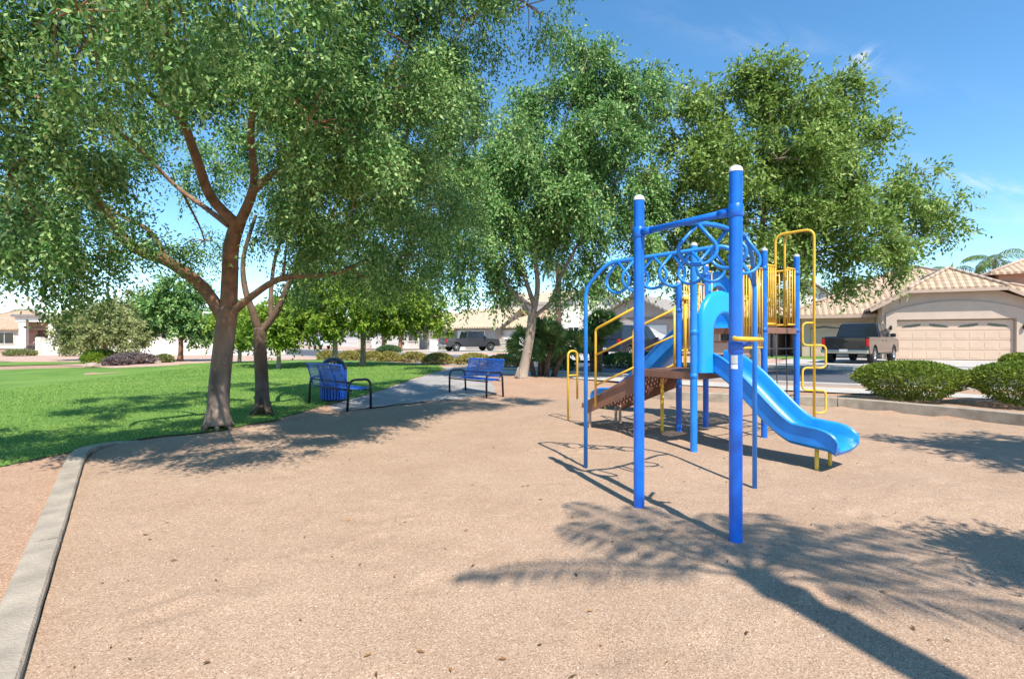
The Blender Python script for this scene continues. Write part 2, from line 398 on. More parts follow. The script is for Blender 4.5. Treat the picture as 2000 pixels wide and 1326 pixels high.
M['garagewhite'] = mat('white_garage_paint', (0.72, 0.70, 0.66), 0.7, 0.04, 1.5)
M['tile'] = tile_mat('clay_tiles', (0.46, 0.31, 0.20), (0.55, 0.40, 0.27))
M['tiletan'] = tile_mat('tan_tiles', (0.58, 0.44, 0.29), (0.64, 0.51, 0.35))
M['tilegrey'] = tile_mat('grey_tiles', (0.33, 0.29, 0.25), (0.40, 0.35, 0.30))
M['glass'] = mat('dark_glass', (0.02, 0.025, 0.03), 0.08, 0, spec=0.6)
M['door'] = mat('brown_door', (0.10, 0.045, 0.025), 0.6, 0.2, 4)
M['truckpaint'] = mat('charcoal_car_paint', (0.026, 0.027, 0.034), 0.22, 0.05, 2, metal=0.35, coat=0.8)
M['greypaint'] = mat('grey_car_paint', (0.05, 0.052, 0.060), 0.3, 0.05, 2, metal=0.3, coat=0.8)
M['navypaint'] = mat('navy_car_paint', (0.012, 0.017, 0.032), 0.3, 0.05, 2, metal=0.2, coat=0.6)
M['whitepaint'] = mat('white_car_paint', (0.75, 0.75, 0.74), 0.3, 0.03, 2, coat=0.6)
M['chrome'] = mat('chrome', (0.62, 0.62, 0.62), 0.22, 0, metal=1.0)
M['rubber'] = mat('tyre_rubber', (0.018, 0.018, 0.018), 0.85, 0.2, 10)
M['redlamp'] = mat('red_lamp', (0.50, 0.012, 0.012), 0.2, 0.1, 8)
M['clearlamp'] = mat('clear_lamp', (0.7, 0.7, 0.68), 0.15, 0)
M['plate'] = mat('plate_white', (0.62, 0.62, 0.60), 0.5, 0)
M['rock'] = mat('tan_rock', (0.34, 0.26, 0.20), 0.95, 0.3, 4, 0.8, 8)

# ------------------------------------------------------------------ ground
SAND = [(0.9,-1.6),(-0.4,0.0),(-2.05,2.14),(-2.51,2.75),(-3.75,4.35),(-5.0,6.0),(-5.33,6.55),(-5.36,7.0),(-5.05,7.4),(-4.3,8.1),(-3.75,9.2),(-3.3,10.0),
        (-2.1,11.4),(-0.6,12.5),(1.1,12.4),(3.2,12.3),(4.65,11.6),(6.7,10.8),(7.6,9.75),(8.4,8.4),(9.4,5.5),(9.9,0.0),(9,-4),(3,-5)]
def seg_dist(px, py, poly, closed=True):
    d = np.full(px.shape, 1e9); n = len(poly)
    for i in range(n if closed else n-1):
        a = poly[i]; b = poly[(i+1) % n]
        vx, vy = b[0]-a[0], b[1]-a[1]; L2 = vx*vx+vy*vy
        t = np.clip(((px-a[0])*vx+(py-a[1])*vy)/L2, 0, 1)
        d = np.minimum(d, np.hypot(px-a[0]-t*vx, py-a[1]-t*vy))
    return d
def inside(px, py, poly):
    c = np.zeros(px.shape, bool); n = len(poly)
    for i in range(n):
        x1, y1 = poly[i]; x2, y2 = poly[(i+1) % n]
        if y1 == y2: continue
        cond = ((y1 > py) != (y2 > py)) & (px < (x2-x1)*(py-y1)/(y2-y1)+x1)
        c ^= cond
    return c
def H(x, y):
    """height of the ground outside the play area (0.15 m above the sand, rising gently from its edge)"""
    x = np.asarray(x, float); y = np.asarray(y, float)
    d = seg_dist(x, y, SAND); ins = inside(x, y, SAND)
    w = np.where(x > 3.6, 0.5, 5.0)
    t = np.clip(d/w, 0, 1); h = 0.15*t*t*(3-2*t)
    h = h + 0.03*np.clip(d/4, 0, 1)*np.sin(x*0.7)*np.sin(y*0.55+1)*(np.hypot(x, y) < 24)
    dm = np.hypot(x-0.45, (y-16.2)); h = h + 0.10*np.exp(-(dm/1.6)**2)
    # gentle rise of the lawn to the left and far
    h = h + 0.16*np.exp(-(((x+11)/7.0)**2 + ((y-24)/6.0)**2))
    return np.where(ins, -0.06, h)
def Hs(x, y): return float(H(np.array([x]), np.array([y]))[0])

ax = np.concatenate([[-900,-400,-200,-120,-80,-60,-45], np.arange(-35, 30.01, 0.6), [36,45,60,80,120,200,400,900]])
ay = np.concatenate([[-300,-100,-50,-25,-12], np.arange(-6, 40.01, 0.6), [46,56,70,90,130,200,400,900]])
gx, gy = np.meshgrid(ax, ay)
gz = H(gx, gy) - 0.012
nx, ny = len(ax), len(ay)
mb = MB(); mb.v = [tuple(p) for p in np.stack([gx.ravel(), gy.ravel(), gz.ravel()], 1)]
mb.f = [(j*nx+i, j*nx+i+1, (j+1)*nx+i+1, (j+1)*nx+i) for j in range(ny-1) for i in range(nx-1)]; mb.sm = [True]*len(mb.f)
structure(mb.build('ground', M['dirt']))

def sheet(name, poly, off, material, res=None, flat=None, jitter=0):
    bm = bmesh.new()
    vs = [bm.verts.new((p[0], p[1], 0)) for p in poly]
    f = bm.faces.new(vs)
    if f.normal.z < 0 or f.calc_area() and sum((poly[i][0]*poly[(i+1)%len(poly)][1]-poly[(i+1)%len(poly)][0]*poly[i][1]) for i in range(len(poly))) < 0: f.normal_flip()
    bmesh.ops.triangulate(bm, faces=bm.faces[:])
    if res:
        for _ in range(9):
            es = [e for e in bm.edges if e.calc_length() > res*max(1.0, min(v.co.length for v in e.verts)/12)]
            if not es: break
            bmesh.ops.subdivide_edges(bm, edges=es, cuts=1)
            bmesh.ops.triangulate(bm, faces=bm.faces[:])
    xs = np.array([v.co.x for v in bm.verts]); ys = np.array([v.co.y for v in bm.verts])
    zs = np.full(xs.shape, flat) if flat is not None else H(xs, ys)+off
    for v, z in zip(bm.verts, zs): v.co.z = z
    for f in bm.faces: f.smooth = True
    me = bpy.data.meshes.new(name); bm.to_mesh(me); bm.free(); me.materials.append(material)
    o = bpy.data.objects.new(name, me); COL.objects.link(o)
    return structure(o)

def smooth_poly(pts, n=4, closed=False):
    """Catmull-Rom through points"""
    P_ = [Vector(p) for p in pts]; out = []; m = len(P_)
    for i in range(m if closed else m-1):
        p0 = P_[(i-1) % m] if closed or i > 0 else P_[0]
        p1 = P_[i]; p2 = P_[(i+1) % m]
        p3 = P_[(i+2) % m] if closed or i+2 < m else P_[-1]
        for k in range(n):
            t = k/n
            out.append(0.5*((2*p1)+(p2-p0)*t+(2*p0-5*p1+4*p2-p3)*t*t+(3*p1-p0-3*p2+p3)*t*t*t))
    if not closed: out.append(P_[-1])
    return out

# sand sheet with gentle waves
so = sheet('playground_sand', SAND, 0, M['sand'], res=0.13, flat=0.0)
_g = np.random.default_rng(12); nv = len(so.data.vertices); co = np.empty(nv*3); so.data.vertices.foreach_get('co', co); co = co.reshape(-1, 3)
zz = np.zeros(nv)
for i in range(26):     # broad undulation
    k = _g.uniform(.6, 3.2); a = _g.uniform(0, 6.28); zz += (.010/k)*np.sin(co[:,0]*k*math.cos(a)+co[:,1]*k*math.sin(a)+_g.uniform(0, 6.28))
for i in range(420):    # scuffs and footprints
    fx, fy, a = _g.uniform(-4.5, 8.5), 1.5+10*_g.uniform(0,1)**1.3, _g.uniform(0, 6.28); dx, dy = co[:,0]-fx, co[:,1]-fy
    u = (dx*math.cos(a)+dy*math.sin(a))/_g.uniform(.10,.20); v = (-dx*math.sin(a)+dy*math.cos(a))/_g.uniform(.06,.10); q_ = u*u+v*v
    zz += _g.uniform(.006,.016)*(-np.exp(-q_)+.6*np.exp(-(np.sqrt(q_)-1.6)**2*3))
for fx, fy, rr_, dp in ((3.65,5.5,.5,.05),(1.9,5.3,.7,.03),(4.3,7.3,.5,.03)):   # worn hollows under the slide end and the ladder
    zz -= dp*np.exp(-((co[:,0]-fx)**2+(co[:,1]-fy)**2)/rr_**2)
zz = np.clip(zz, -.05, .03)*np.clip(seg_dist(co[:,0], co[:,1], SAND)/.3, 0, 1)
co[:,2] = zz; so.data.vertices.foreach_set('co', co.ravel()); so.data.update()
_sx, _sy, _sz = co[:,0].copy(), co[:,1].copy(), zz.copy()
def sand_z(x, y):
    out = np.zeros(len(x))
    for i in range(0, len(x), 400):
        d = (x[i:i+400,None]-_sx[None])**2+(y[i:i+400,None]-_sy[None])**2; out[i:i+400] = _sz[np.argmin(d, 1)]
    return out

def ragged(poly, step=.25, amt=.05, seed=5, maxd=20):
    g = random.Random(seed); out = []
    for a, b in zip(poly, poly[1:]+poly[:1]):
        L = math.hypot(b[0]-a[0], b[1]-a[1]); k = max(1, min(60, int(L/step))) if min(math.hypot(*a), math.hypot(*b)) < maxd else 1
        for i in range(k):
            t = i/k; out.append((a[0]+(b[0]-a[0])*t+g.uniform(-amt,amt)*(k > 1), a[1]+(b[1]-a[1])*t+g.uniform(-amt,amt)*(k > 1)))
    return out
# lawn
LAWN = [(-7.4,3.2),(-5.9,5.2),(-5.62,6.1),(-5.55,6.9),(-5.15,7.55),(-4.55,8.05),(-4.2,9.1),(-4.15,10.0),(-3.9,11.4),(-3.6,13.0),(-3.3,15.2),(-3.0,18.0),(-2.8,21.5),(-3.4,24.0),
        (-6.5,27.2),(-11.3,31.4),(-14.0,30.0),(-15.9,26.9),(-15.6,22.5),(-16.5,21.0),(-19.5,22.5),(-22,20.6),(-60,17),(-60,0),(-20,-2)]
sheet('lawn', ragged(LAWN), 0.0, M['lawn'], res=0.7)
sheet('lawn', [(-19.5,28.5),(-24.5,24.0),(-60,24),(-60,29)], 0.02, M['lawn'], res=3)
# path by the benches and the gravel bed on the left
PATH = [(-3.75,10.5),(-3.85,11.4),(-3.55,13.0),(-3.25,15.2),(-2.9,18.0),(-2.7,21.3),(-1.2,20.6),(-0.9,17.5),(-0.5,14.5),(-0.55,13.2),(-1.3,12.3),(-2.3,11.5),(-3.0,10.7),(-3.4,10.2)]
sheet('path', ragged(PATH, .3, .07, 6), -0.005, M['path'], res=0.8)
BED = [(-15.2,22.6),(-15.4,26.7),(-13.7,30.3),(-11.6,31.8),(-14,39),(-24,44),(-44,46),(-52,40),(-30,30),(-20.3,24.0),(-16.6,21.4)]
sheet('gravel_bed', BED, 0.008, M['pinkgravel'], res=2)

# street: near edge polyline, then bands parallel to it
STREET = smooth_poly([(62,-12,0),(38,2.0,0),(24,8.2,0),(11.8,13.1,0),(7.6,15.4,0),(2.0,20.2,0),(-15,38,0),(-32,56,0),(-60,86,0)], 5)
def offs(poly, d):
    out = []
    for i, p in enumerate(poly):
        t = (poly[min(i+1, len(poly)-1)]-poly[max(i-1, 0)]).normalized()
        out.append(Vector((p.x+t.y*d, p.y-t.x*d, 0)))
    return out
def band(name, d0, d1, z, m):
    a = offs(STREET, d0); b = offs(STREET, d1); n = len(a)
    q = MB(); q.add([(p.x, p.y, z) for p in a]+[(p.x, p.y, z) for p in b], [(i, i+1, n+i+1, n+i) for i in range(n-1)])
    return structure(q.build(name, m))
_t = (STREET[20]-STREET[16]).normalized()
SGN = 1 if (_t.y*1 + -_t.x*1) > 0 else -1     # positive = away from the park
def sband(name, d0, d1, z, m): return band(name, SGN*d0, SGN*d1, z, m)
GZ = 0.155
def kerb_band(name, d0, d1, z0, z1, m):
    a = offs(STREET, SGN*d0); b = offs(STREET, SGN*d1); n = len(a); q = MB()
    vs = [(p.x,p.y,z0) for p in a]+[(p.x,p.y,z1) for p in a]+[(p.x,p.y,z1) for p in b]+[(p.x,p.y,z0) for p in b]
    fs = []
    for i in range(n-1):
        for k in range(3): fs.append((k*n+i, k*n+i+1, (k+1)*n+i+1, (k+1)*n+i))
    q.add(vs, fs); return structure(q.build(name, m))
sband('road', 0.0, 8.0, GZ+0.004, M['asphalt'])
sband('sidewalk', -2.6, -1.1, GZ+0.006, M['walk'])
kerb_band('street_kerb', -0.40, 0.0, GZ-0.05, GZ+0.05, M['walk'])
kerb_band('street_kerb', 8.0, 8.4, GZ-0.05, GZ+0.14, M['walk'])
sband('sidewalk', 8.4, 10.0, GZ+0.125, M['walk'])
FZ = 0.30   # ground level of the far lots
def lot(name, pts, z, m):
    q = MB(); q.add([(x,y,z) for x,y in pts], [tuple(range(len(pts)))]); return structure(q.build(name, m))
aa = offs(STREET, SGN*10.0); bb = offs(STREET, SGN*13.0); cc_ = offs(STREET, SGN*120.0)
q = MB(); n = len(aa)
q.add([(p.x,p.y,GZ+0.12) for p in aa]+[(p.x,p.y,FZ) for p in bb]+[(p.x,p.y,FZ) for p in cc_], [(k*n+i,k*n+i+1,(k+1)*n+i+1,(k+1)*n+i) for k in range(2) for i in range(n-1)])
structure(q.build('front_yards', M['pinkgravel']))

# concrete kerb of the play area
def kerb(name, label, pts, w, h, m, zf=0.0):
    pts = [Vector((p[0], p[1], 0)) for p in pts]; q = MB(); ring = []
    n = len(pts); vs = []
    for i, p in enumerate(pts):
        t = (pts[min(i+1,n-1)]-pts[max(i-1,0)]).normalized(); s = Vector((-t.y, t.x, 0))
        b = 0.012
        wob = random.uniform(-.002, .002)
        for a, z in ((0.0+wob,-0.1),(0.0+wob,h-b),(b+wob,h),(w-b,h),(w,h-b),(w,-0.1)): vs.append(p+s*a+Vector((0,0,z+zf-(max(0, p.y-6.5)*.085 if p.x < -4 else 0))))
    fs = [(i*6+k, i*6+k+1, (i+1)*6+k+1, (i+1)*6+k) for i in range(n-1) for k in range(5)]
    fs += [tuple(range(6)), tuple((n-1)*6+k for k in range(5,-1,-1))]
    q.add(vs, fs); o = q.build(name, m); return structure(o)
def resample(pts, step):
    out = [Vector(pts[0])]
    for a, b in zip(pts[:-1], pts[1:]):
        a = Vector(a); b = Vector(b); k = max(1, int((b-a).length/step))
        out += [a+(b-a)*(i/k) for i in range(1, k+1)]
    return out
KL = smooth_poly([(0.9,-1.6,0),(-0.4,0.0,0),(-2.05,2.14,0),(-3.55,4.1,0),(-5.0,6.0,0),(-5.33,6.55,0),(-5.40,6.95,0),(-5.25,7.25,0)], 6)
# segments with open joints
def kerb_segments(path, w, h, seg, m, side=1):
    pts = resample([(p[0], p[1], 0) for p in path], 0.12)
    k = int(seg/0.12); i = 0
    while i < len(pts)-3:
        sub = pts[i:i+k+1]
        if len(sub) > 2:
            sub = list(sub); sub[-1] = sub[-1].lerp(sub[-2], 0.13)
            hh = h + random.uniform(-0.006, 0.006)
            if side < 0:
                sub = sub[::-1]
            kerb('concrete_kerb', '', sub, w, hh, m)
        i += k
kerb_segments(KL, 0.17, 0.055, 1.9, M['concrete'], 1)
KR = [(9.9,0.0),(9.4,5.5),(8.4,8.4),(7.6,9.75),(6.7,10.8),(4.65,11.6),(3.2,12.3)]
kerb_segments(smooth_poly([(x,y,0) for x,y in KR], 6), 0.2, 0.20, 2.4, M['concrete'], -1)

# loose gravel and fallen leaves on the sand
rng = np.random.default_rng(3)
def litter(name, n, size, material, box, zoff, label, cat, flat=False):
    x = rng.uniform(box[0], box[1], n*3); y = box[2]+(box[3]-box[2])*rng.uniform(0, 1, n*3)**1.4
    ok = inside(x, y, SAND) & (seg_dist(x, y, SAND) > 0.1); x = x[ok][:n]; y = y[ok][:n]; n = len(x)
    a = rng.uniform(0, 6.28, n); s = size*rng.uniform(0.5, 1.3, n); t = rng.uniform(-0.5, 0.5, n)
    sz = sand_z(x, y); c = np.stack([x, y, sz+zoff], 1)
    u = np.stack([np.cos(a)*s, np.sin(a)*s, t*s*0.5+0.0], 1); v = np.stack([-np.sin(a)*s*0.4, np.cos(a)*s*0.4, np.abs(t)*s*0.6], 1)
    V = np.stack([c-u, c+v, c+u, c-v*0.6+np.array([0,0,0.004])], 1).reshape(-1, 3)
    o = np_mesh(name, V, 4, material); o['kind'] = 'stuff'; o['label'] = label; o['category'] = cat
litter('fallen_leaves', 420, 0.020, M['litter'], (-4.5, 8, 1.9, 11), 0.008, 'brown and orange fallen leaves scattered over the tan sand', 'leaves')
# pebbles: small octahedra
n = 5200
x = rng.uniform(-4.6, 5.5, n*2); y = 1.7 + 6.0*rng.uniform(0, 1, n*2)**1.5
ok = inside(x, y, SAND) & (seg_dist(x, y, SAND) > 0.05); x = x[ok][:n]; y = y[ok][:n]; n = len(x)
s = 0.003+0.0035*rng.uniform(0, 1, n)**2; c = np.stack([x, y, sand_z(x, y)+s*0.35], 1)
def off(dx, dy, dz): return c+np.stack([dx*s*rng.uniform(.7,1.3,n), dy*s*rng.uniform(.7,1.3,n), dz*s*rng.uniform(.6,1.1,n)], 1)
px_, mx_, py_, my_, pz_ = off(1,0,0), off(-1,0,0), off(0,1,0), off(0,-1,0), off(0,0,1)
V = np.concatenate([np.stack(t, 1) for t in ((px_,py_,pz_),(py_,mx_,pz_),(mx_,my_,pz_),(my_,px_,pz_))]).reshape(-1, 3)
M['pebble'] = leaf_mat('pebble', (0.22, 0.13, 0.09), (0.46, 0.32, 0.23), (0.72, 0.60, 0.48), 0.0, 0.9)
o = np_mesh('loose_gravel', V, 3, M['pebble']); o['kind'] = 'stuff'; o['label'] = 'fine pinkish gravel loose on the play area'; o['category'] = 'gravel'

# grass blades on the lawn
n = 60000
x = rng.uniform(-13, -2.5, n*2); y = 4.0+20*rng.uniform(0, 1, n*2)**1.6
ok = inside(x, y, LAWN) & (np.abs(x) < y*1.15); x = x[ok][:n]; y = y[ok][:n]; n = len(x)
z = H(x, y); a = rng.uniform(0, 6.28, n); hh = rng.uniform(0.012, 0.034, n); wd = 0.003+0.0005*y
b = np.stack([x, y, z], 1); u = np.stack([np.cos(a)*wd, np.sin(a)*wd, np.zeros(n)], 1)
tip = b+np.stack([rng.uniform(-.02,.02,n), rng.uniform(-.02,.02,n), hh], 1)
V = np.stack([b-u, b+u, tip], 1).reshape(-1, 3)
o = np_mesh('grass', V, 3, M['grass']); o['kind'] = 'stuff'; o['label'] = 'short mown green grass of the park lawn'; o['category'] = 'grass'

# ------------------------------------------------------------------ trees
def norm(a): return a/np.maximum(np.linalg.norm(a, axis=-1, keepdims=True), 1e-9)
def leaves(blobs, n_leaf, llen, lw, droop=0.6, twig=0.45, clump=9, seed=1, spread=0.42, shell=0.35, per=14):
    """blobs: (centre, (rx,ry,rz)). Returns leaf quads (N*4,3) and clump centres per blob."""
    g = np.random.default_rng(seed)
    vol = np.array([(b[1][0]*b[1][1]*b[1][2])**0.8 for b in blobs]); vol = vol/vol.sum()
    quads = []; cents = []
    for (c, r), w in zip(blobs, vol):
        c = np.array(c); r = np.array(r)
        nt = max(3, int(n_leaf*w/per))
        d = norm(g.normal(size=(clump, 3))); rad = shell+(1-shell)*g.uniform(0, 1, (clump, 1))**0.6
        cc = c + d*rad*r*0.85
        cents.append(cc)
        k = g.integers(0, clump, nt)
        o = cc[k] + g.normal(size=(nt, 3))*r*spread*0.6
        out = norm((o-c)/r)
        td = norm(out*0.55 + g.normal(size=(nt, 3))*0.55 + np.array([0,0,-droop]))
        tl = twig*g.uniform(0.5, 1.25, nt)
        # leaves along each twig
        t = np.tile(np.linspace(0.05, 1, per), (nt, 1)) + g.uniform(-.03, .03, (nt, per))
        bend = np.array([0, 0, -1.0])*(0.35*droop)
        pos = o[:, None, :] + td[:, None, :]*(t*tl[:, None])[..., None] + bend*((t**2)*tl[:, None])[..., None]
        pos = pos + g.normal(size=pos.shape)*0.02
        side = norm(np.cross(td, g.normal(size=(nt, 3))))
        sgn = np.where(np.arange(per) % 2 == 0, 1.0, -1.0)[None, :, None]
        ld = norm(td[:, None, :]*0.6 + side[:, None, :]*sgn*0.8 + g.normal(size=pos.shape)*0.35 + np.array([0,0,-0.35*droop]))
        nrm = norm(g.normal(size=pos.shape)*0.60 + np.array([0.22,-0.55,0.75]))
        wv = norm(np.cross(ld, nrm))
        L = (llen*g.uniform(0.65, 1.25, (nt, per)))[..., None]; W = (lw*g.uniform(0.7, 1.2, (nt, per)))[..., None]
        q = np.stack([pos, pos+ld*L*0.45+wv*W, pos+ld*L, pos+ld*L*0.45-wv*W], 2)
        quads.append(q.reshape(-1, 3))
    return np.concatenate(quads), cents

def wob_path(a, b, k, amt, g):
    a = Vector(a); b = Vector(b); out = []
    L = (b-a).length
    for i in range(k+1):
        t = i/k; p = a.lerp(b, t)
        if 0 < i < k: p += Vector(g.normal(size=3))*amt*L
        p.z += 0.08*L*math.sin(math.pi*t)
        out.append(p)
    return smooth_poly(out, 3)

def tree(name, label, limbs, blobs, leafm, barkm, n_leaf, llen, lw, seed, droop=0.6, twig=0.45, clump=9, group=None, cat='tree', spread=0.42, twigs=True, reach=1.0, per=14, limbm=None, shell=0.35):
    """limbs: list of (points, r0, r1) with world points; the first starts at the tree's base"""
    base = Vector(limbs[0][0][0])
    root = thing(name, label, cat, base, 0, group)
    g = np.random.default_rng(seed+100)
    q, cents = leaves(blobs, n_leaf, llen, lw, droop, twig, clump, seed, spread, shell, per)
    tm = MB(); lm = MB() if limbm else tm
    nodes = []
    for li, (pts, r0, r1) in enumerate(limbs):
        sp = smooth_poly(pts, 5); m = len(sp)
        rs = [r0+(r1-r0)*(i/(m-1))**0.8 for i in range(m)]
        if li == 0:
            rs = [r*(1+0.45*math.exp(-i*0.9)) for i, r in enumerate(rs)]
        (tm if li == 0 else lm).tube([p-base for p in sp], rs, 14 if r0 > 0.08 else 8)
        if li == 0 and r0 > .1:
            for k in range(7):      # root flare
                a = k*.9+g.uniform(-.25, .25); d = Vector((math.cos(a), math.sin(a), 0)); L = g.uniform(1.25, 1.75)*r0
                tm.tube([d*r0*.55+Vector((0,0,r0*2.2)), d*r0*.92+Vector((0,0,r0*.9)), d*L*.75+Vector((0,0,r0*.15)), d*L*1.15+Vector((0,0,-r0*.35))], [r0*.16, r0*.28, r0*.25, r0*.10], 8)
            for k in range(5):      # pruning knots
                a = g.uniform(0, 6.28); j = int(g.uniform(.3, .9)*(m-1)); d = Vector((math.cos(a), math.sin(a), .25)); p = sp[j]-base
                tm.tube([p+d*rs[j]*.75, p+d*rs[j]*1.06, p+d*rs[j]*1.10], [rs[j]*.34, rs[j]*.26, rs[j]*.10], 8)
        if li > 0 or len(limbs) == 1: nodes += [(p, r) for p, r in zip(sp[m//4:], rs[m//4:])]
        else: nodes.append((sp[-1], rs[-1]))
    order = sorted(range(len(blobs)), key=lambda i: min((Vector(blobs[i][0])-p).length for p, _ in nodes))
    for i in order:
        c = Vector(blobs[i][0])
        p, r = min(nodes, key=lambda t: (t[0]-c).length)
        path = wob_path(p, c, 3, 0.05, g)
        r0 = min(r*0.8, 0.018+0.011*(c-p).length); m = len(path)
        rr = [max(0.008, r0*(1-0.65*j/(m-1))) for j in range(m)]
        lm.tube([s-base for s in path], rr, 6)
        nodes += [(s, a) for s, a in zip(path[3:], rr[3:])]
        if twigs:
            for e in cents[i]:
                lm.tube([s-base for s in wob_path(c, Vector(e), 2, 0.1, g)], [rr[-1]*0.7*(1-0.7*j/6)+0.003 for j in range(7)], 5)
    tm.build('trunk', barkm, root, fix=False)
    if limbm: lm.build('limbs', limbm, root, fix=False)
    o = np_mesh('crown', q-np.array(base), 4, leafm, root)
    return root

def blob(px, py, d, r, ry=None, rz=None):
    p = P(px, py, d); return (tuple(p), (r, ry or r, rz or r*0.85))

# --- big weeping elm by the kerb
T1D = 8.3
b1 = [blob(60,450,5.3,.8), blob(165,515,6.0,.55), blob(260,485,6.8,.62), blob(20,340,4.9,.95), blob(60,400,7.2,.8), blob(110,385,8.6,.75), blob(50,170,5.0,.95), blob(190,260,7.6,.9),
      blob(170,90,4.5,.8), blob(340,80,6.6,1.0), blob(290,250,8.6,.7), blob(490,130,6.6,1.0), blob(600,240,5.3,.95), blob(580,220,5.8,.65), blob(690,330,6.2,.95),
      blob(610,380,6.6,.8), blob(730,190,6.0,1.0), blob(600,60,5.5,1.0), blob(800,90,6.3,1.0), blob(790,300,6.8,.9), blob(690,470,7.4,.75), blob(910,40,6.8,.8), blob(1030,10,7.0,.55,None,.5),
      blob(870,170,7.0,.75), blob(840,400,8.2,.75), blob(400,470,9.0,.5), blob(560,470,8.0,.55), blob(800,500,8.6,.65),
      blob(150,20,3.7,.6), blob(330,-20,3.7,.65), blob(520,-60,4.0,.7), blob(30,-60,4.2,.8), blob(250,-160,4.6,1.0), blob(650,-130,5.2,1.0), blob(450,-230,5.4,1.0), blob(860,-110,6.2,.9),
      blob(-180,420,5.0,.9), blob(-160,180,4.8,1.0), blob(-200,500,5.8,.7), blob(-350,450,4.6,.8), blob(1010,-150,6.8,.8), blob(1150,-170,7.0,.8), blob(1080,-250,6.3,.8), blob(1260,-190,7.2,.75), blob(900,-260,6.0,.9), blob(760,-250,6.2,.9), blob(720,545,8.4,.5)]
l1 = [([G(425,832,.03), P(428,760,T1D), P(436,680,T1D), P(446,600,T1D)], .165, .15),
      ([P(436,620,T1D), P(395,560,8.1), P(330,512,7.7), P(262,485,7.3), P(210,420,6.9), P(165,350,6.5), P(112,265,6.1), P(70,190,5.6)], .11, .035),
      ([P(446,610,T1D), P(449,540,8.2), P(452,480,8.0), P(466,432,7.8)], .135, .105),
      ([P(464,440,7.8), P(412,385,7.5), P(384,310,7.1), P(356,235,6.7), P(316,160,6.2), P(295,95,5.8), P(275,10,5.3)], .085, .03),
      ([P(468,436,7.8), P(490,385,7.5), P(497,340,7.2), P(490,262,6.8), P(500,180,6.2), P(520,80,5.8)], .08, .03),
      ([P(496,372,7.4), P(520,350,7.1), P(552,322,6.8), P(620,250,6.2), P(680,140,5.9)], .06, .02),
      ([P(452,612,T1D), P(490,580,8.1), P(552,543,7.8), P(652,534,7.4), P(730,500,7.3)], .075, .025),
      ([P(330,512,7.7), P(290,450,7.6), P(240,425,7.5), P(175,380,7.3)], .045, .015),
      ([P(446,440,7.8), P(400,405,7.9), P(345,365,8.0), P(280,300,7.6), P(215,240,7.0)], .05, .018),
      ([P(356,235,6.7), P(300,190,6.4), P(240,120,5.6), P(160,80,5.0)], .045, .015),
      ([P(310,160,6.2), P(330,60,5.0), P(330,-20,4.2)], .04, .014)]
tree('shade_tree', 'largest weeping shade tree with spreading reddish limbs beside the kerb', l1, b1, M['leafelm'], M['barkelm'], 265000, .056, .0132, 11, droop=.9, twig=.38, clump=9, limbm=M['barkelm'], spread=.21)

# --- second elm just behind it
T2D = 10.0
b2 = [blob(690,440,9.6,.9), blob(770,420,9.6,.95), blob(850,330,10.0,1.0), blob(930,270,10.5,1.1), blob(900,430,10.5,.9), blob(640,500,10,.6), blob(760,530,10.3,.6),
      blob(560,400,10.5,.9), blob(640,300,10,1.1), blob(760,250,10,1.1), blob(520,250,10,1.0), blob(420,330,10.8,.8), blob(850,540,10.8,.45), blob(680,150,10,1.1), blob(840,150,10.5,1.0),blob(590,560,11,.4)]
l2 = [([G(513,805,.06), P(511,740,T2D), P(508,680,T2D), P(508,640,T2D)], .125, .115),
      ([P(507,648,T2D), P(494,610,9.9), P(478,560,9.9), P(476,500,10), P(500,420,10)], .085, .03),
      ([P(510,648,T2D), P(540,608,10.0), P(566,550,10.0), P(590,505,9.9), P(640,430,9.8), P(700,330,9.9)], .08, .025),
      ([P(530,620,10), P(530,560,10.3), P(545,480,10.4), P(600,380,10.4)], .06, .02),
      ([P(640,430,9.8), P(740,380,9.8), P(850,340,10)], .045, .015)]
tree('shade_tree', 'slimmer dark-trunked shade tree between the largest tree and the bin', l2, b2, M['leafelm'], M['barkdark'], 85000, .078, .017, 12, droop=1.0, twig=.45, clump=9, spread=.21)

# --- elm standing on the mound behind the second bench
T3D = 16.2
b3 = [blob(1150,110,16,1.05,None,1.3), blob(1080,190,16,1.2), blob(1240,190,16,1.05,None,1.1), blob(1010,270,15.8,1.2), blob(1170,260,15.5,1.4), blob(950,330,16,1.1), blob(1080,330,15.2,1.4), blob(1220,330,15.6,1.2),
      blob(900,430,16,1.1), blob(990,420,15.5,1.2), blob(1120,430,15.2,1.3), blob(1220,440,15.6,1.0), blob(920,520,16,.9), blob(1000,520,16.4,.8), blob(1160,520,15.8,.9), blob(1240,510,16.3,.7), blob(890,240,16.6,.8),
      blob(1060,430,17.6,1.4), blob(1150,330,17.8,1.5), blob(1000,330,17.6,1.4), blob(1090,560,16,.5), blob(970,570,16,.45), blob(1250,420,17,1.0), blob(1110,80,16,.6), blob(1275,145,16,.5), blob(1190,160,16.3,.9)]
l3 = [([Vector((G(1022,752,.2).x, T3D, .18)), P(1027,700,T3D), P(1036,650,T3D), P(1040,608,T3D)], .165, .135),
      ([P(1039,620,T3D), P(1010,580,16.2), P(985,545,16.1), P(950,450,16)], .09, .03),
      ([P(1040,620,T3D), P(1050,560,16.2), P(1045,480,16.1), P(1060,380,16), P(1100,250,16), P(1140,130,16)], .10, .03),
      ([P(1040,620,T3D), P(1075,590,16.2), P(1095,540,16.1), P(1150,440,15.9), P(1220,330,15.9)], .075, .03),
      ([P(1045,600,T3D), P(1025,540,16.4), P(1010,470,16.6), P(1000,350,16.6)], .09, .03)]
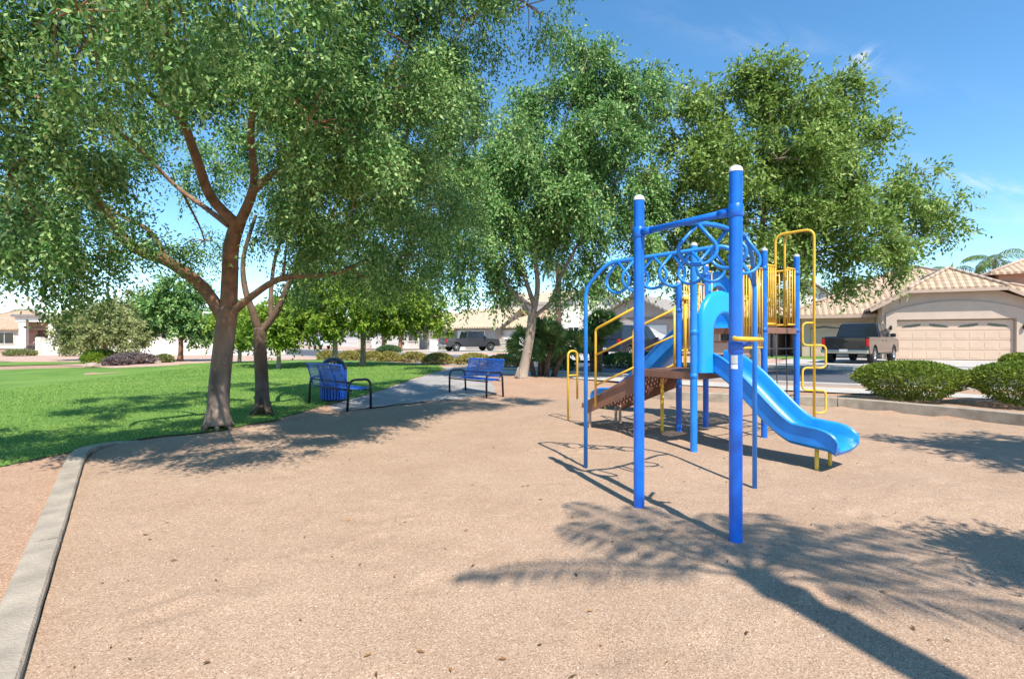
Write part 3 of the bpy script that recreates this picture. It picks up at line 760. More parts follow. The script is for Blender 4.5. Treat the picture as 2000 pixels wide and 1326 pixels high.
tree('shade_tree', 'tall grey-green shade tree with pale trunk behind the bench in sunlight', l3, b3, M['leafelm'], M['barkpale'], 120000, .135, .029, 13, droop=1.05, twig=.75, clump=9, spread=.22)

# --- broad ash across the play area
T4D = 17.2
b4 = [blob(1340,240,17,1.3), blob(1410,190,17.2,1.0), blob(1480,190,17,1.3,None,1.2), blob(1560,200,17,1.3), blob(1620,200,17.2,1.2), blob(1670,280,17,1.3), blob(1300,340,17,1.2), blob(1400,320,16.4,1.5), blob(1520,310,16.2,1.6),
      blob(1620,370,16.4,1.5), blob(1700,370,17,1.2), blob(1770,390,17.4,1.1), blob(1830,390,17.6,.9), blob(1300,450,17,1.0), blob(1380,460,16.6,1.3), blob(1490,430,16.2,1.5), blob(1590,470,16.6,1.3), blob(1690,470,16.8,1.2),
      blob(1780,460,17.3,.9), blob(1320,540,17,.6), blob(1420,540,17,.9), blob(1540,540,17,.9), blob(1640,540,17,.7), blob(1730,520,17.2,.7), blob(1450,300,18.5,1.7), blob(1600,300,18.5,1.7), blob(1540,430,18.8,1.8), blob(1400,420,18.5,1.5),
      blob(1480,145,17,.6), blob(1640,170,17.2,.6), blob(1860,440,17.6,.5), blob(1800,340,17.5,.6), blob(1345,180,17,.6)]
l4 = [([Vector((8.25, T4D, .15)), Vector((8.2, T4D, 1.2)), Vector((8.15, T4D, 2.6))], .22, .19),
      ([Vector((8.15,T4D,2.4)), P(1440,480,17), P(1390,380,16.9), P(1350,270,17)], .12, .03),
      ([Vector((8.15,T4D,2.5)), P(1490,430,17), P(1510,330,16.9), P(1500,210,17)], .13, .03),
      ([Vector((8.15,T4D,2.4)), P(1540,480,17), P(1620,400,17), P(1680,310,17)], .12, .03),
      ([Vector((8.15,T4D,2.5)), P(1560,510,17.2), P(1680,470,17.2), P(1800,410,17.4)], .10, .03)]
tree('ash_tree', 'broad yellow-green tree spreading behind the blue play structure', l4, b4, M['leafash'], M['barkpale'], 115000, .155, .036, 14, droop=.45, twig=.7, clump=10, spread=.25)

# --- smaller lime-green trees on the far lawn
def simple_tree(name, label, bx, by, z, trunk_top_py, crown, leafm, barkm, n_leaf, ll, seed, r=.09, group=None, droop=.4, d=None):
    p = G(bx, by, z) if d is None else Vector(((bx-1000)/FPX*d, d, z))
    D = p.y; top = P(bx, trunk_top_py, D)
    bl = [blob(cx, cy, D+dd, rr) for cx, cy, dd, rr in crown]
    limbs = [([p-Vector((0,0,.03)), p.lerp(top, .5)+Vector((.03*D*.05,0,0)), top], r, r*.8)]
    ctr = crown[:3]
    for cx, cy, dd, rr in ctr: limbs.append(([top-Vector((0,0,.1)), top.lerp(P(cx,cy,D+dd), .5), P(cx,cy,D+dd)], r*.6, r*.2))
    return tree(name, label, limbs, bl, leafm, barkm, int(n_leaf*1.15), ll*1.25, ll*.32, seed, droop=droop, twig=.5, clump=8, group=group, twigs=False)
simple_tree('lawn_tree', 'lime-green young tree with pale trunk directly behind the bin', 653, 722, .15, 640, [(650,590,0,1.3),(600,610,0,.9),(700,600,0,1.0),(650,550,0,1.1),(580,570,.5,1.0),(640,630,-.3,.6),(560,610,.3,.8)], M['leaflime'], M['barkpale'], 16000, .14, 31, .12)
simple_tree('lawn_tree', 'lime-green young tree with mottled trunk right of the bin', 708, 718, .15, 640, [(740,590,0,1.3),(790,570,0,1.3),(830,590,.4,.9),(720,560,0,1.2),(770,620,0,.7),(845,615,.4,.6),(800,630,0,.6)], M['leaflime'], M['barkpale'], 18000, .14, 32, .13)
simple_tree('lawn_tree', 'short lime-green tree just right of the dark-trunked shade tree', 543, 725, .15, 675, [(540,640,0,.8),(560,615,0,.7),(520,620,0,.7),(590,640,.2,.6),(480,640,.4,.7),(560,660,0,.4)], M['leaflime'], M['barkpale'], 10000, .12, 33, .09)
simple_tree('lawn_tree', 'thin lime-green tree seen between the two shade tree trunks', 467, 712, .2, 660, [(470,640,0,.9),(455,610,0,.8),(500,620,0,.7),(480,660,0,.5)], M['leaflime'], M['barkpale'], 8000, .14, 34, .09)
# street trees across the road
simple_tree('street_tree', 'street tree with brown trunk in front of the white garages', 748, 680, .3, 650, [(748,620,0,1.8),(720,610,0,1.5),(770,625,0,1.2)], M['leaflime'], M['barkred'], 6000, .26, 35, .22, d=56)
simple_tree('street_tree', 'street tree with reddish trunk left of the grey gabled house', 781, 682, .3, 645, [(785,610,0,2.0),(820,600,0,1.8),(800,580,0,1.8)], M['leafash'], M['barkred'], 7000, .26, 36, .24, d=54)
# trees on the left beyond the lawn
simple_tree('garden_tree', 'dark green rounded tree beyond the lawn left of the trunks', 352, 690, .2, 650, [(340,600,0,1.6),(310,620,0,1.1),(380,610,0,1.3),(350,570,0,1.2),(400,640,0,.9),(300,640,0,.7),(380,650,0,.6)], M['leafelm'], M['barkred'], 13000, .16, 37, .14, d=29)
simple_tree('garden_tree', 'olive-green multi-stemmed tree leaning over the pink gravel', 205, 690, .2, 668, [(230,645,0,1.0),(190,640,0,.9),(265,660,-.2,.7),(215,620,0,.8),(245,675,-.2,.4)], M['leafolive'], M['barkred'], 8500, .13, 38, .12, d=27)
simple_tree('garden_tree', 'bushy pale olive tree beside the far left house', 165, 685, .2, 665, [(160,635,0,1.2),(150,660,0,1.0),(175,605,0,1.0),(195,660,0,.8),(140,625,0,.7)], M['leafolive'], M['barkred'], 8000, .15, 39, .13, d=31)
simple_tree('garden_tree', 'pale green tree behind the garden wall', 255, 680, .2, 650, [(255,600,0,2.0),(230,615,0,1.6),(290,610,0,1.6)], M['leafolive'], M['barkred'], 7000, .26, 40, .2, d=50)
simple_tree('garden_tree', 'round bright tree rising behind the tiled roof near the pickup', 1668, 690, .3, 620, [(1660,580,0,2.0),(1690,570,0,1.8),(1640,590,0,1.5)], M['leaflime'], M['barkred'], 7000, .3, 41, .2, d=48)

# ------------------------------------------------------------------ palms
def frond_quads(base, az, elev, length, n, lw, ll, droop, g, fold=0.6):
    """feather frond: rachis curve with leaflets both sides; returns quads and rachis points"""
    pts = []; p = np.array(base, float); e = elev; step = length/n
    quads = []
    for i in range(n):
        d = np.array([math.cos(az)*math.cos(e), math.sin(az)*math.cos(e), math.sin(e)])
        p = p+d*step; pts.append(p.copy()); e -= droop/n
        if i > n*0.12:
            t = i/n; L = ll*(0.5+0.9*math.sin(math.pi*min(1, t*0.85+.12)))
            sd = np.array([-math.sin(az), math.cos(az), 0]); up = np.cross(d, sd)*1.0
            for s in (-1, 1):
                for k in range(2):
                    ld = d*0.55+sd*s*0.85-np.array([0,0,fold])*(0.6+0.5*g.random())+g.normal(size=3)*0.10
                    ld /= np.linalg.norm(ld); q0 = p-d*step*0.5*k
                    wv = np.cross(ld, np.array([0.2,0.1,1.0])); wv /= np.linalg.norm(wv)
                    l = L*g.uniform(.8,1.15)
                    quads.append([q0, q0+ld*l*.4+wv*lw, q0+ld*l+np.array([0,0,-.15*l]), q0+ld*l*.4-wv*lw])
    return np.array(quads).reshape(-1, 3), pts
def feather_palm(name, label, base, height, tr, nf, fl, ll, lw, seed, cat='palm', lean=(0,0), elevs=(-.2, 1.2), droop=1.6, group=None, n=26, azs=None, spec=None):
    g = np.random.default_rng(seed); base = Vector(base)
    root = thing(name, label, cat, base, 0, group)
    top = Vector((lean[0], lean[1], height))
    t = MB(); k = 16
    t.tube([Vector((lean[0]*(i/k)**2, lean[1]*(i/k)**2, height*i/k)) for i in range(k+1)], [tr*(1.25 if i == 0 else 1.0+.06*(i % 2)) for i in range(k+1)], 12)
    t.build('trunk', M['palmbark'], root, fix=False)
    Q = []; rt = MB()
    for i in range(nf):
        az = (2*math.pi*i/nf*2.618+g.uniform(-.25,.25)) if azs is None else azs[i % len(azs)]+g.uniform(-.05,.05)
        el = elevs[0]+(elevs[1]-elevs[0])*((i*0.618) % 1)
        ln, dr, lf = fl*g.uniform(.85,1.1), droop*g.uniform(.8,1.2), ll
        if spec: az, el, ln, dr, lf = R(spec[i][0]), spec[i][1], spec[i][2], spec[i][3], spec[i][4]
        q, pts = frond_quads(np.array(top), az, el, ln, n, lw, lf, dr, g)
        Q.append(q); rt.tube([top]+[Vector(p) for p in pts], [max(.004, .022*(1-j/(n+1))) for j in range(n+1)], 5)
    np_mesh('crown', np.concatenate(Q), 4, M['leaffrond'], root)
    rt.build('frond_stems', M['palmbark'], root, fix=False)
    return root
def fan_palm(name, label, base, stems, seed, leaf_r=.45, nf=16, cat='palm', group=None):
    """clump of fan palms: stems = [(dx,dy,height,radius)]"""
    g = np.random.default_rng(seed); base = Vector(base)
    root = thing(name, label, cat, base, 0, group); Q = []
    for dx, dy, h, r in stems:
        t = MB(); top = Vector((dx, dy, h))
        t.tube([Vector((dx*.45, dy*.45, -.05)), Vector((dx*.7, dy*.7, h*.5)), top], [r*1.15, r, r*.9], 9)
        t.build('trunk', M['palmbark'], root, fix=False)
        st = MB()
        for i in range(nf):
            az = i*2.4+g.uniform(-.3,.3); el = g.uniform(-.75, 1.2)
            d = np.array([math.cos(az)*math.cos(el), math.sin(az)*math.cos(el), math.sin(el)])
            c = np.array(top)+d*leaf_r*g.uniform(.7,1.1)
            st.tube([top, Vector(c)], [.012,.008], 4)
            sd = np.array([-math.sin(az), math.cos(az), 0]); up = np.cross(d, sd); rl = g.uniform(-1.3, 1.3); sd, up = sd*math.cos(rl)+up*math.sin(rl), up*math.cos(rl)-sd*math.sin(rl)
            for k in range(15):
                a = (k-7)/7*1.75
                ld = d*math.cos(a)+sd*math.sin(a); ld = ld-np.array([0,0,.15]); ld /= np.linalg.norm(ld)
                wv = np.cross(ld, up); L = leaf_r*(1-.25*abs(a)/1.75)*g.uniform(.9,1.1)
                Q.append([c, c+ld*L*.5+wv*.034, c+ld*L-np.array([0,0,.12*L]), c+ld*L*.5-wv*.034])
        st.build('leaf_stalks', M['leaffrond'], root, fix=False)
    np_mesh('fronds', np.array(Q).reshape(-1, 3), 4, M['leaffrond'], root)
    return root
p = G(1055, 736, .15)
fan_palm('fan_palm', 'clump of dark fan palms with several leaning stems behind the pale trunk', p, [(-.45,.1,1.10,.08),(.05,.2,1.30,.10),(.4,-.1,1.2,.09),(.95,.1,1.05,.09),(.2,.7,1.45,.10)], 51, .46, 26)
p = G(1165, 728, .15)
fan_palm('fan_palm', 'dark fan palm clump left of the yellow stair rail', p, [(-.05,0,1.55,.11),(.25,.3,1.9,.11),(-.2,.3,1.2,.10)], 52, .44, 26)
feather_palm('feather_palm', 'tall palm with feathery crown behind the right-hand tiled roof', (49.0, 52, .3), 9.0, .16, 20, 3.2, .75, .03, 53, n=18)
feather_palm('feather_palm', 'smaller palm crown just left of the taller one above the right roof', (46.3, 54, .3), 8.2, .15, 16, 2.0, .6, .03, 54, n=14)
feather_palm('feather_palm', 'distant palm rising over the far left house', (-72, 76, .2), 5.2, .2, 18, 2.0, .7, .05, 55, n=12)
feather_palm('feather_palm', 'slender palm trunk beside the cream two-storey house', (4.0, 44, .3), 7.5, .24, 16, 1.9, .6, .04, 56, n=12)
# palm standing behind the photographer: it throws the frond shadow on the sand
feather_palm('feather_palm', 'tall palm behind the camera throwing the frond shadow on the sand', (2.95, -1.05, 0), 6.2, .12, 11, 1.75, .34, .012, 57, n=30, lean=(-.05,.02), spec=[(-16,.25,1.9,.9,.3)]+[(172,.35,2.0,1.1,.20),(140,.45,1.5,1.1,.34),(124,.3,1.9,.9,.34),(108,.55,1.5,1.2,.34),(84,.3,1.35,.9,.34),(66,.4,1.5,1.0,.34),(40,.25,1.75,.8,.34),(26,.4,1.9,1.0,.34),(10,.3,1.7,.9,.30),(52,.7,1.2,1.3,.34)])
# trees beside the play area whose shade falls in from the right
def shade_tree_at(name, label, base, ctr, rads, seed, n, ll, leafm):
    base = Vector(base); bl = [((c[0],c[1],c[2]), (r,r,r*.85)) for *c, r in ctr]
    top = base+Vector((0,0,(ctr[0][2]-ctr[0][3])*.9))
    tree(name, label, [([base, base.lerp(top,.5), top], .10, .08), ([top, top.lerp(Vector(ctr[0][:3]),.5), Vector(ctr[0][:3])], .06, .03)], bl, leafm, M['bark'], n, ll, ll*.24, seed, droop=.4, twig=.3, clump=10)
shade_tree_at('round_tree', 'small clipped tree right of the camera casting a round shadow', (4.35,1.15,0), [(4.32,1.25,2.9,.52),(4.12,1.33,2.85,.36),(4.75,1.10,2.9,.5)], None, 61, 42000, .06, M['leafdark'])
shade_tree_at('open_tree', 'open-crowned tree right of the frame casting feathery shade by the shrubs', (8.6,3.6,.1), [(7.2,4.1,4.2,.75),(6.65,4.55,4.1,.5),(7.9,3.9,4.4,.9),(8.4,3.0,4.3,.9),(7.0,3.1,4.4,.6),(7.6,3.2,4.2,.7)], None, 62, 26000, .08, M['leafelm'])

# ------------------------------------------------------------------ shrubs
def shrub(name, label, base, rx, ry, h, leafm, n, ll, seed, cat='shrub', group=None, vase=.5, stems=True, zc=.55):
    g = np.random.default_rng(seed); base = Vector(base)
    root = thing(name, label, cat, base, 0, group)
    th = g.uniform(0, 6.283, n); u = g.uniform(0, 1, n); 
    z = u**0.75; prof = np.where(z > zc, np.sqrt(np.clip(1-((z-zc)/(1-zc))**2.2, 0, 1)), vase+(1-vase)*np.clip(z/zc,0,1)**0.55)
    rr = prof*(1-.30*g.uniform(0,1,n)**2.2)*(1+.07*np.sin(th*5+z*6+seed)+.05*np.sin(th*9-z*11)+.04*g.normal(size=n))
    # fill the top as well
    top = g.uniform(0,1,n) < .35
    rr = np.where(top, np.sqrt(g.uniform(0,1,n)), rr)
    z = np.where(top, zc+(1-zc)*np.sqrt(np.clip(1-rr**2.2,0,1))*(1-.10*g.uniform(0,1,n))+.02*g.normal(size=n), z)
    pos = np.stack([np.cos(th)*rr*rx, np.sin(th)*rr*ry, z*h+.02], 1)
    out = norm(np.stack([np.cos(th)*rr, np.sin(th)*rr, (z-zc)*1.5], 1))
    ld = norm(out*.8+g.normal(size=(n,3))*.7+np.array([0,0,.35]))
    wv = norm(np.cross(ld, norm(out+g.normal(size=(n,3))*.6)))
    L = (ll*g.uniform(.6,1.3,n))[:,None]; W = L*.26
    q = np.stack([pos, pos+ld*L*.45+wv*W, pos+ld*L, pos+ld*L*.45-wv*W], 1).reshape(-1,3)
    np_mesh('foliage', q, 4, leafm, root)
    if stems:
        s = MB()
        for i in range(14):
            a = i*2.4; r2 = g.uniform(.3,.75)
            s.tube([Vector((.06*math.cos(a), .06*math.sin(a), -.03)), Vector((rx*r2*.5*math.cos(a), ry*r2*.5*math.sin(a), h*.35)), Vector((rx*r2*math.cos(a), ry*r2*math.sin(a), h*.7))], [.018,.013,.006], 5)
        s.build('stems', M['bark'], root, fix=False)
    return root
p = G(1780, 783, .17); shrub('round_shrub', 'trimmed bowl-shaped shrub in front of the road, left of the pair', (p.x+.20, p.y+.3, .16), 0.99, .90, .76, M['leafshrub'], 20000, .055, 71, group='trimmed shrubs behind the right kerb', vase=.25, zc=.52)
p = G(1990, 797, .17); shrub('round_shrub', 'trimmed bowl-shaped shrub cut by the right edge of the view', (p.x+.72, p.y+.4, .16), 1.05, .95, .80, M['leafshrub'], 20000, .055, 72, group='trimmed shrubs behind the right kerb', vase=.25, zc=.52)
p = G(2120, 800, .17); shrub('round_shrub', 'trimmed bowl-shaped shrub beyond the right edge beside the kerb', (p.x+1.1, p.y-.9, .16), .9, .9, .8, M['leafshrub'], 9000, .075, 73, group='trimmed shrubs behind the right kerb', vase=.30)
gold = [(640,703,36,.8,'golden mound shrub behind the trunk of the tree at the bin'),(682,704,35,.8,'golden mound shrub between the two lime tree trunks'),(727,706,33,.85,'golden mound shrub right of the mottled lime tree trunk'),(760,707,32,.85,'golden mound shrub in the middle of the row before the road'),
        (808,708,29.5,.95,'golden mound shrub under the right tip of the lime crown'),(857,712,28,.95,'golden mound shrub below the far pickup'),(925,713,26,1.1,'wide golden mound shrub left behind the sunlit bench'),(985,717,24,1.0,'golden mound shrub right behind the sunlit bench'),(700,702,40,.6,'small golden mound shrub farthest along the road')]
for i, (px, py, d, r, lb) in enumerate(gold):
    d = (EYE-.17)*1000/(py-663)
    shrub('mound_shrub', lb, ((px-1000)/1000*d, d, .15), r*.78, r*.6, .52, M['leafgold'], 3000, .11, 80+i, group='golden mound shrubs along the road', stems=False, vase=.85, zc=.25)
for i, (px, py, r, h, m_, nm, lb) in enumerate([(150,694,1.0,.7,'leafolive','garden_shrub','grey-green shrub before the far left tree'),(197,708,.75,.55,'leaflime','garden_shrub','bright yellow-green spiky shrub on the pink gravel'),(258,711,.95,.42,'leafpurple','garden_shrub','dry purple-brown shrub on the pink gravel'),
        (228,714,.5,.4,'leafpurple','garden_shrub','small dry brown shrub between the yellow-green one and the purple one'),(400,688,.9,.8,'leafolive','garden_shrub','rounded olive shrub left of the main trunk'),(366,688,.7,.7,'leafdark','garden_shrub','dark spiky shrub before the cream garden wall'),(320,708,.35,.3,'leafolive','garden_shrub','tiny olive shrub alone on the pink gravel'),
        (1090,722,.6,.55,'leafdark','garden_shrub','low dark shrub left of the yellow hoop'),(1215,716,.8,.6,'leafdark','garden_shrub','dark hedge shrub behind the stair rail'),(1262,714,.8,.6,'leafdark','garden_shrub','dark hedge shrub behind the front blue posts'),(84,688,1.1,.8,'leafpurple','garden_shrub','brownish shrub at the far left porch'),
        (866,685.5,1.3,2.3,'leaflime','garden_shrub','tall lime shrub beside the grey gabled wall'),(1990,696,.6,.5,'leafshrub','garden_shrub','green shrub at the right corner of the tan garage'),(40,694,.9,.35,'leafolive','garden_shrub','low clipped shrub on the far left lawn'),(760,690,1.0,.6,'leafdark','garden_shrub','low dark shrub before the white garages')]):
    d = (EYE-.2)*1000/(py-663)
    if nm and px == 1990: d = 24.0
    if px == 866: d = 57.0
    shrub(nm, lb, ((px-1000)/1000*d, d, .15 if d < 25 else .2), r, r, h, M[m_], 3500, .12 if d < 24 else .16, 100+i, stems=False, vase=.8, zc=.3)
# a few rocks in the gravel bed
for i, (px, py, s, lb) in enumerate([(300,712,.35,'tan boulder at the right of the gravel bed'),(180,718,.3,'tan boulder near the yellow-green shrub')]):
    p = G(px, py, .15); bm = bmesh.new(); bmesh.ops.create_icosphere(bm, subdivisions=2, radius=s)
    for v in bm.verts: v.co = v.co*(1+random.uniform(-.14,.14)); v.co.z *= .6
    me = bpy.data.meshes.new('boulder'); bm.to_mesh(me); bm.free(); me.materials.append(M['rock'])
    o = bpy.data.objects.new('boulder', me); COL.objects.link(o); o.location = (p.x, p.y, .22); tag(o, lb, 'rock')

# ------------------------------------------------------------------ overhead loop ladder
XY = lambda x, y, z=0.0: Vector((x, y, z))
F1 = G(1437, 1057); F2 = G(1248, 990); FA = G(1144, 915); FB = G(1474, 945)
lad = thing('overhead_loop_ladder', 'blue overhead loop ladder on two tall capped posts in the foreground', 'climbing frame', (F1+F2)/2)
LO = lad.location.copy()
def part_tube(name, pts, r, m, parent, origin, n=12, closed=False):
    q = MB(); q.tube([Vector(p)-origin for p in pts], r, n, closed); return q.build(name, m, parent)
def post_part(foot, height, r, parent, origin, m, cap=True, capm=None, depth=.25, nm='post'):
    q = MB(); b = foot-origin
    q.lathe([(r,-depth),(r,height)], b, 24); q.add([], [])
    o = q.build(nm, m, parent)
    if cap:
        c = MB(); c.lathe([(r*1.05,-.004),(r*1.05,.008),(r*.98,.020),(r*.75,.033),(r*.4,.041),(0.001,.043)], b+Vector((0,0,height)), 24)
        c.build('post_cap', capm or M['white'], o)
    return o
p1 = post_part(F1, 2.60, .045, lad, LO, M['blue']); p2 = post_part(F2, 2.60, .045, lad, LO, M['blue'])
p2.name = 'post'
ZC = 2.325
part_tube('crossbar', [F1+Vector((0,0,ZC)), F2+Vector((0,0,ZC))], .026, M['blue'], lad, LO)
for F in (F1, F2):   # clamps
    d = ((F2-F1) if F is F1 else (F1-F2)).normalized()
    c = MB(); c.lathe([(.048,-.045),(.052,-.04),(.052,.04),(.048,.045)], F+Vector((0,0,ZC))-LO, 20)
    c.tube([F+Vector((0,0,ZC))+d*.045-LO, F+Vector((0,0,ZC))+d*.13-LO], .033, 14)
    c.build('clamp', M['blue'], lad)
mid = (F1+F2)/2+Vector((0,0,ZC))
def bent(pts, rad=.12, k=5):
    """polyline with rounded corners"""
    pts = [Vector(p) for p in pts]; out = [pts[0]]
    for i in range(1, len(pts)-1):
        a, b, c = pts[i-1], pts[i], pts[i+1]
        r1 = min(rad, (b-a).length*.45, (c-b).length*.45)
        s = b+(a-b).normalized()*r1; e = b+(c-b).normalized()*r1
        for j in range(k+1):
            t = j/k; out.append((s*(1-t)**2)+(b*2*t*(1-t))+(e*t*t))
    out.append(pts[-1]); return out
ab = (FB-FA); u_ab = ab.normalized()
za, zb = 2.25, 2.36
RAIL = bent([FA-Vector((0,0,.2)), FA+Vector((0,0,1.98)), FA+u_ab*.24+Vector((0,0,za)), FB-u_ab*.24+Vector((0,0,zb)), FB+Vector((0,0,2.0)), FB-Vector((0,0,.2))], .10)
part_tube('arched_rail', RAIL, .0225, M['bluelight'], lad, LO, 14)
RAIL2 = smooth_poly([mid, Vector((1.62,4.10,2.335)), Vector((1.86,4.30,2.33)), Vector((2.06,4.50,2.31)), Vector((2.24,4.78,2.18)), FB+Vector((0,0,1.95))], 6)
part_tube('curved_rail', RAIL2, .020, M['bluelight'], lad, LO, 12)
def loop(apex, across, h=.30, w=.145, n=6):
    """hanging handle: apex on the rail, two straight legs, rounded bottom"""
    a = Vector(apex); s = Vector(across).normalized(); dn = Vector((0,0,-1))
    sh = .17
    pts = [a]
    pts.append(a+s*w*.95+dn*sh)
    for k in range(1, 10):
        t = math.pi*k/10
        pts.append(a+s*w*math.cos(t)*1.0+dn*(sh+.02+(h-sh-.02)*math.sin(t)))
    pts.append(a-s*w*.95+dn*sh)
    pts.append(a)
    b = bent(pts[:2]+pts[2:], .04, 4)
    return b
for i in range(6):
    t = .09+.155*i
    A = FA+u_ab*.24+Vector((0,0,za)); B = FB-u_ab*.24+Vector((0,0,zb))
    ap = A.lerp(B, t)
    ang = R([62,-58,66,-55,60,-62][i]); ac = Vector((-u_ab.y, u_ab.x, 0)); ac = Matrix.Rotation(ang, 3, 'Z') @ ac
    part_tube('hanging_loop', loop(ap, ac, .34, .155), .0155, M['bluelight'], lad, LO, 8)
for i, k in enumerate((3, 10, 17)):
    ap = RAIL2[k]; ac = Matrix.Rotation(R([10,-20,30][i]), 3, 'Z') @ Vector((.9,-.35,0))
    part_tube('hanging_loop', loop(ap, ac, .325, .15), .0155, M['bluelight'], lad, LO, 8)
# yellow hand grip on the near post, bracket and label
q = MB(); zz = 1.425
q.tube(bent([F1+Vector((.17,-.03,zz-.005)), F1+Vector((.0,-.085,zz-.002)), F1+Vector((-.03,-.05,zz)), F1+Vector((.03,.10,zz+.04)), F1+Vector((.13,.22,zz+.10))], .04), .0165, 12)
grip_pts = [v for v in q.v]; q.v = [tuple(Vector(v)-LO) for v in q.v]; q.build('hand_grip', M['yellow'], lad)
q = MB(); q.lathe([(.047,-.04),(.050,-.035),(.050,.035),(.047,.04)], F1+Vector((0,0,1.36))-LO, 20); q.bar(F1+Vector((.03,0,1.37))-LO, F1+Vector((.10,-.02,1.40))-LO, .03, .03); q.build('grip_bracket', M['navy'], lad)
def wrap_label(foot, r, z0, z1, a0, a1, m, parent, origin, nm):
    q = MB(); vs = []; n = 8
    for z in (z0, z1):
        for k in range(n+1):
            a = a0+(a1-a0)*k/n; vs.append(foot-origin+Vector((r*math.cos(a), r*math.sin(a), z)))
    q.add(vs, [(k, k+1, n+2+k, n+1+k) for k in range(n)], True); return q.build(nm, m, parent, fix=False)
wrap_label(F1, .0463, 1.25, 1.31, R(205), R(262), M['silver'], lad, LO, 'label')
wrap_label(F1, .0465, 1.215, 1.245, R(205), R(262), M['white'], lad, LO, 'label')

# ------------------------------------------------------------------ main play structure
U = Vector((.8,.6,0)); V_ = Vector((-.6,.8,0))
A3 = Vector((2.29,6.45,0)); A8 = Vector((3.08,7.05,0)); A9 = A3+V_*1.0; A4 = A8+V_*1.0
B6 = Vector((3.70,7.51,0)); B7 = Vector((4.48,8.06,0)); B5 = B6+V_*.95; B7b = B7+V_*.95
A4 = Vector((2.54,7.79,0)); A9 = Vector((1.80,7.27,0))
ps = thing('play_structure', 'blue and yellow play structure with brown decks and a blue slide', 'playground', (A8+B6)/2)
SO = ps.location.copy()
Z1, Z2 = 1.0, 1.6
for f, h, m_ in ((A3,2.60,'bluelight'),(A4,2.28,'blue'),(A9,2.2,'blue'),(A8,2.6,'blue'),(B6,2.72,'blue'),(B7,2.72,'blue'),(B5,2.6,'blue'),(B7b,2.7,'blue')):
    post_part(f, h, .044, ps, SO, M[m_], capm=M['silver'])
for f, zs in ((A3,(1.0,1.55)),(A4,(1.0,1.9)),(A9,(1.0,1.85)),(A8,(1.0,1.6)),(B6,(1.6,2.5)),(B7,(1.6,2.5)),(B5,(1.6,2.5)),(B7b,(1.6,2.5))):
    for z in zs:
        c = MB(); c.lathe([(.044,-.03),(.050,-.026),(.050,.026),(.044,.03)], f+Vector((0,0,z-.04))-SO, 18)
        c.tube([f+Vector((-.02,-.055,z-.04))-SO, f+Vector((-.02,-.040,z-.04))-SO], .008, 6)
        c.build('clamp', M['bluelight'] if f is A3 else M['blue'], ps)
def deck(corners, z, th=.05):
    q = MB(); ins = [Vector(c)-SO for c in corners]
    b = [Vector((c.x,c.y,z-.004)) for c in ins]; t = [Vector((c.x,c.y,z)) for c in ins]
    q.hexa(b, t); o = q.build('deck', M['brownperf'], ps)
    r = MB()
    for a, c in zip(ins, ins[1:]+ins[:1]):
        d = (c-a).normalized()
        r.bar(Vector((a.x,a.y,z-.045))+d*.046, Vector((c.x,c.y,z-.045))-d*.046, .04, .088)
    r.bar(Vector((ins[0].x,ins[0].y,z-.05)).lerp(Vector((ins[3].x,ins[3].y,z-.05)), .5), Vector((ins[1].x,ins[1].y,z-.05)).lerp(Vector((ins[2].x,ins[2].y,z-.05)), .5), .04, .06)
    r.build('deck_frame', M['brown'], o)
    return o
deck([A3,A8,A4,A9], Z1); deck([B6,B7,B7b,B5], Z2)
# steps between the two decks
for i, z in enumerate((1.2, 1.4)):
    t0, t1 = .08+.44*i, .08+.44*(i+1)
    a = A8.lerp(B6, t0); b = A8.lerp(B6, t1); c = A4.lerp(B5, t1); d = A4.lerp(B5, t0)
    s = MB(); s.hexa([x-SO+Vector((0,0,z-.03)) for x in (a,b,c,d)], [x-SO+Vector((0,0,z)) for x in (a,b,c,d)]); s.build('step', M['brown'], ps)
# stairs down to the transfer platform
s_dir = V_.copy()
steps = 4
ea = A9+U*.06; eb = A4-U*.06
for i in range(steps):
    z = Z1-.15*(i+1); k0 = .26*i+.03
    a, b = ea+s_dir*k0, eb+s_dir*k0; c, d = eb+s_dir*(k0+.30), ea+s_dir*(k0+.30)
    s = MB(); s.hexa([x-SO+Vector((0,0,z-.008)) for x in (a,b,c,d)], [x-SO+Vector((0,0,z)) for x in (a,b,c,d)])
    s.hexa([x-SO+Vector((0,0,z)) for x in (a,b,b+s_dir*.01,a+s_dir*.01)], [x-SO+Vector((0,0,z+.15)) for x in (a,b,b+s_dir*.01,a+s_dir*.01)])
    s.build('step', M['brownperf'], ps)
for e in (ea-U*.02, eb+U*.02):
    q = MB(); o_ = e-SO
    q.prism([o_+Vector((0,0,Z1-.02)), o_+s_dir*1.12+Vector((0,0,.42)), o_+s_dir*1.12+Vector((0,0,.22)), o_+Vector((0,0,Z1-.30))], U*.012)
    q.build('stair_side', M['brown'], ps)
# transfer platform with its legs
ta = ea+s_dir*1.07; tb = eb+s_dir*1.07; tc = tb+s_dir*.14; td = ta+s_dir*.14
q = MB(); q.hexa([x-SO+Vector((0,0,.32)) for x in (ta,tb,tc,td)], [x-SO+Vector((0,0,.40)) for x in (ta,tb,tc,td)]); q.build('transfer_platform', M['brown'], ps, .008)
for x in (ta+U*.05, tb-U*.05, tc-U*.05-s_dir*.05, td+U*.05-s_dir*.05):
    q = MB(); q.lathe([(.024,-.2),(.024,.33)], x-SO, 12); q.build('leg', M['trim'], ps)
q = MB(); q.lathe([(.026,-.2),(.026,.93)], (A9+A4)/2+U*.22+s_dir*.12-SO, 12); q.build('leg', M['yellow'], ps)
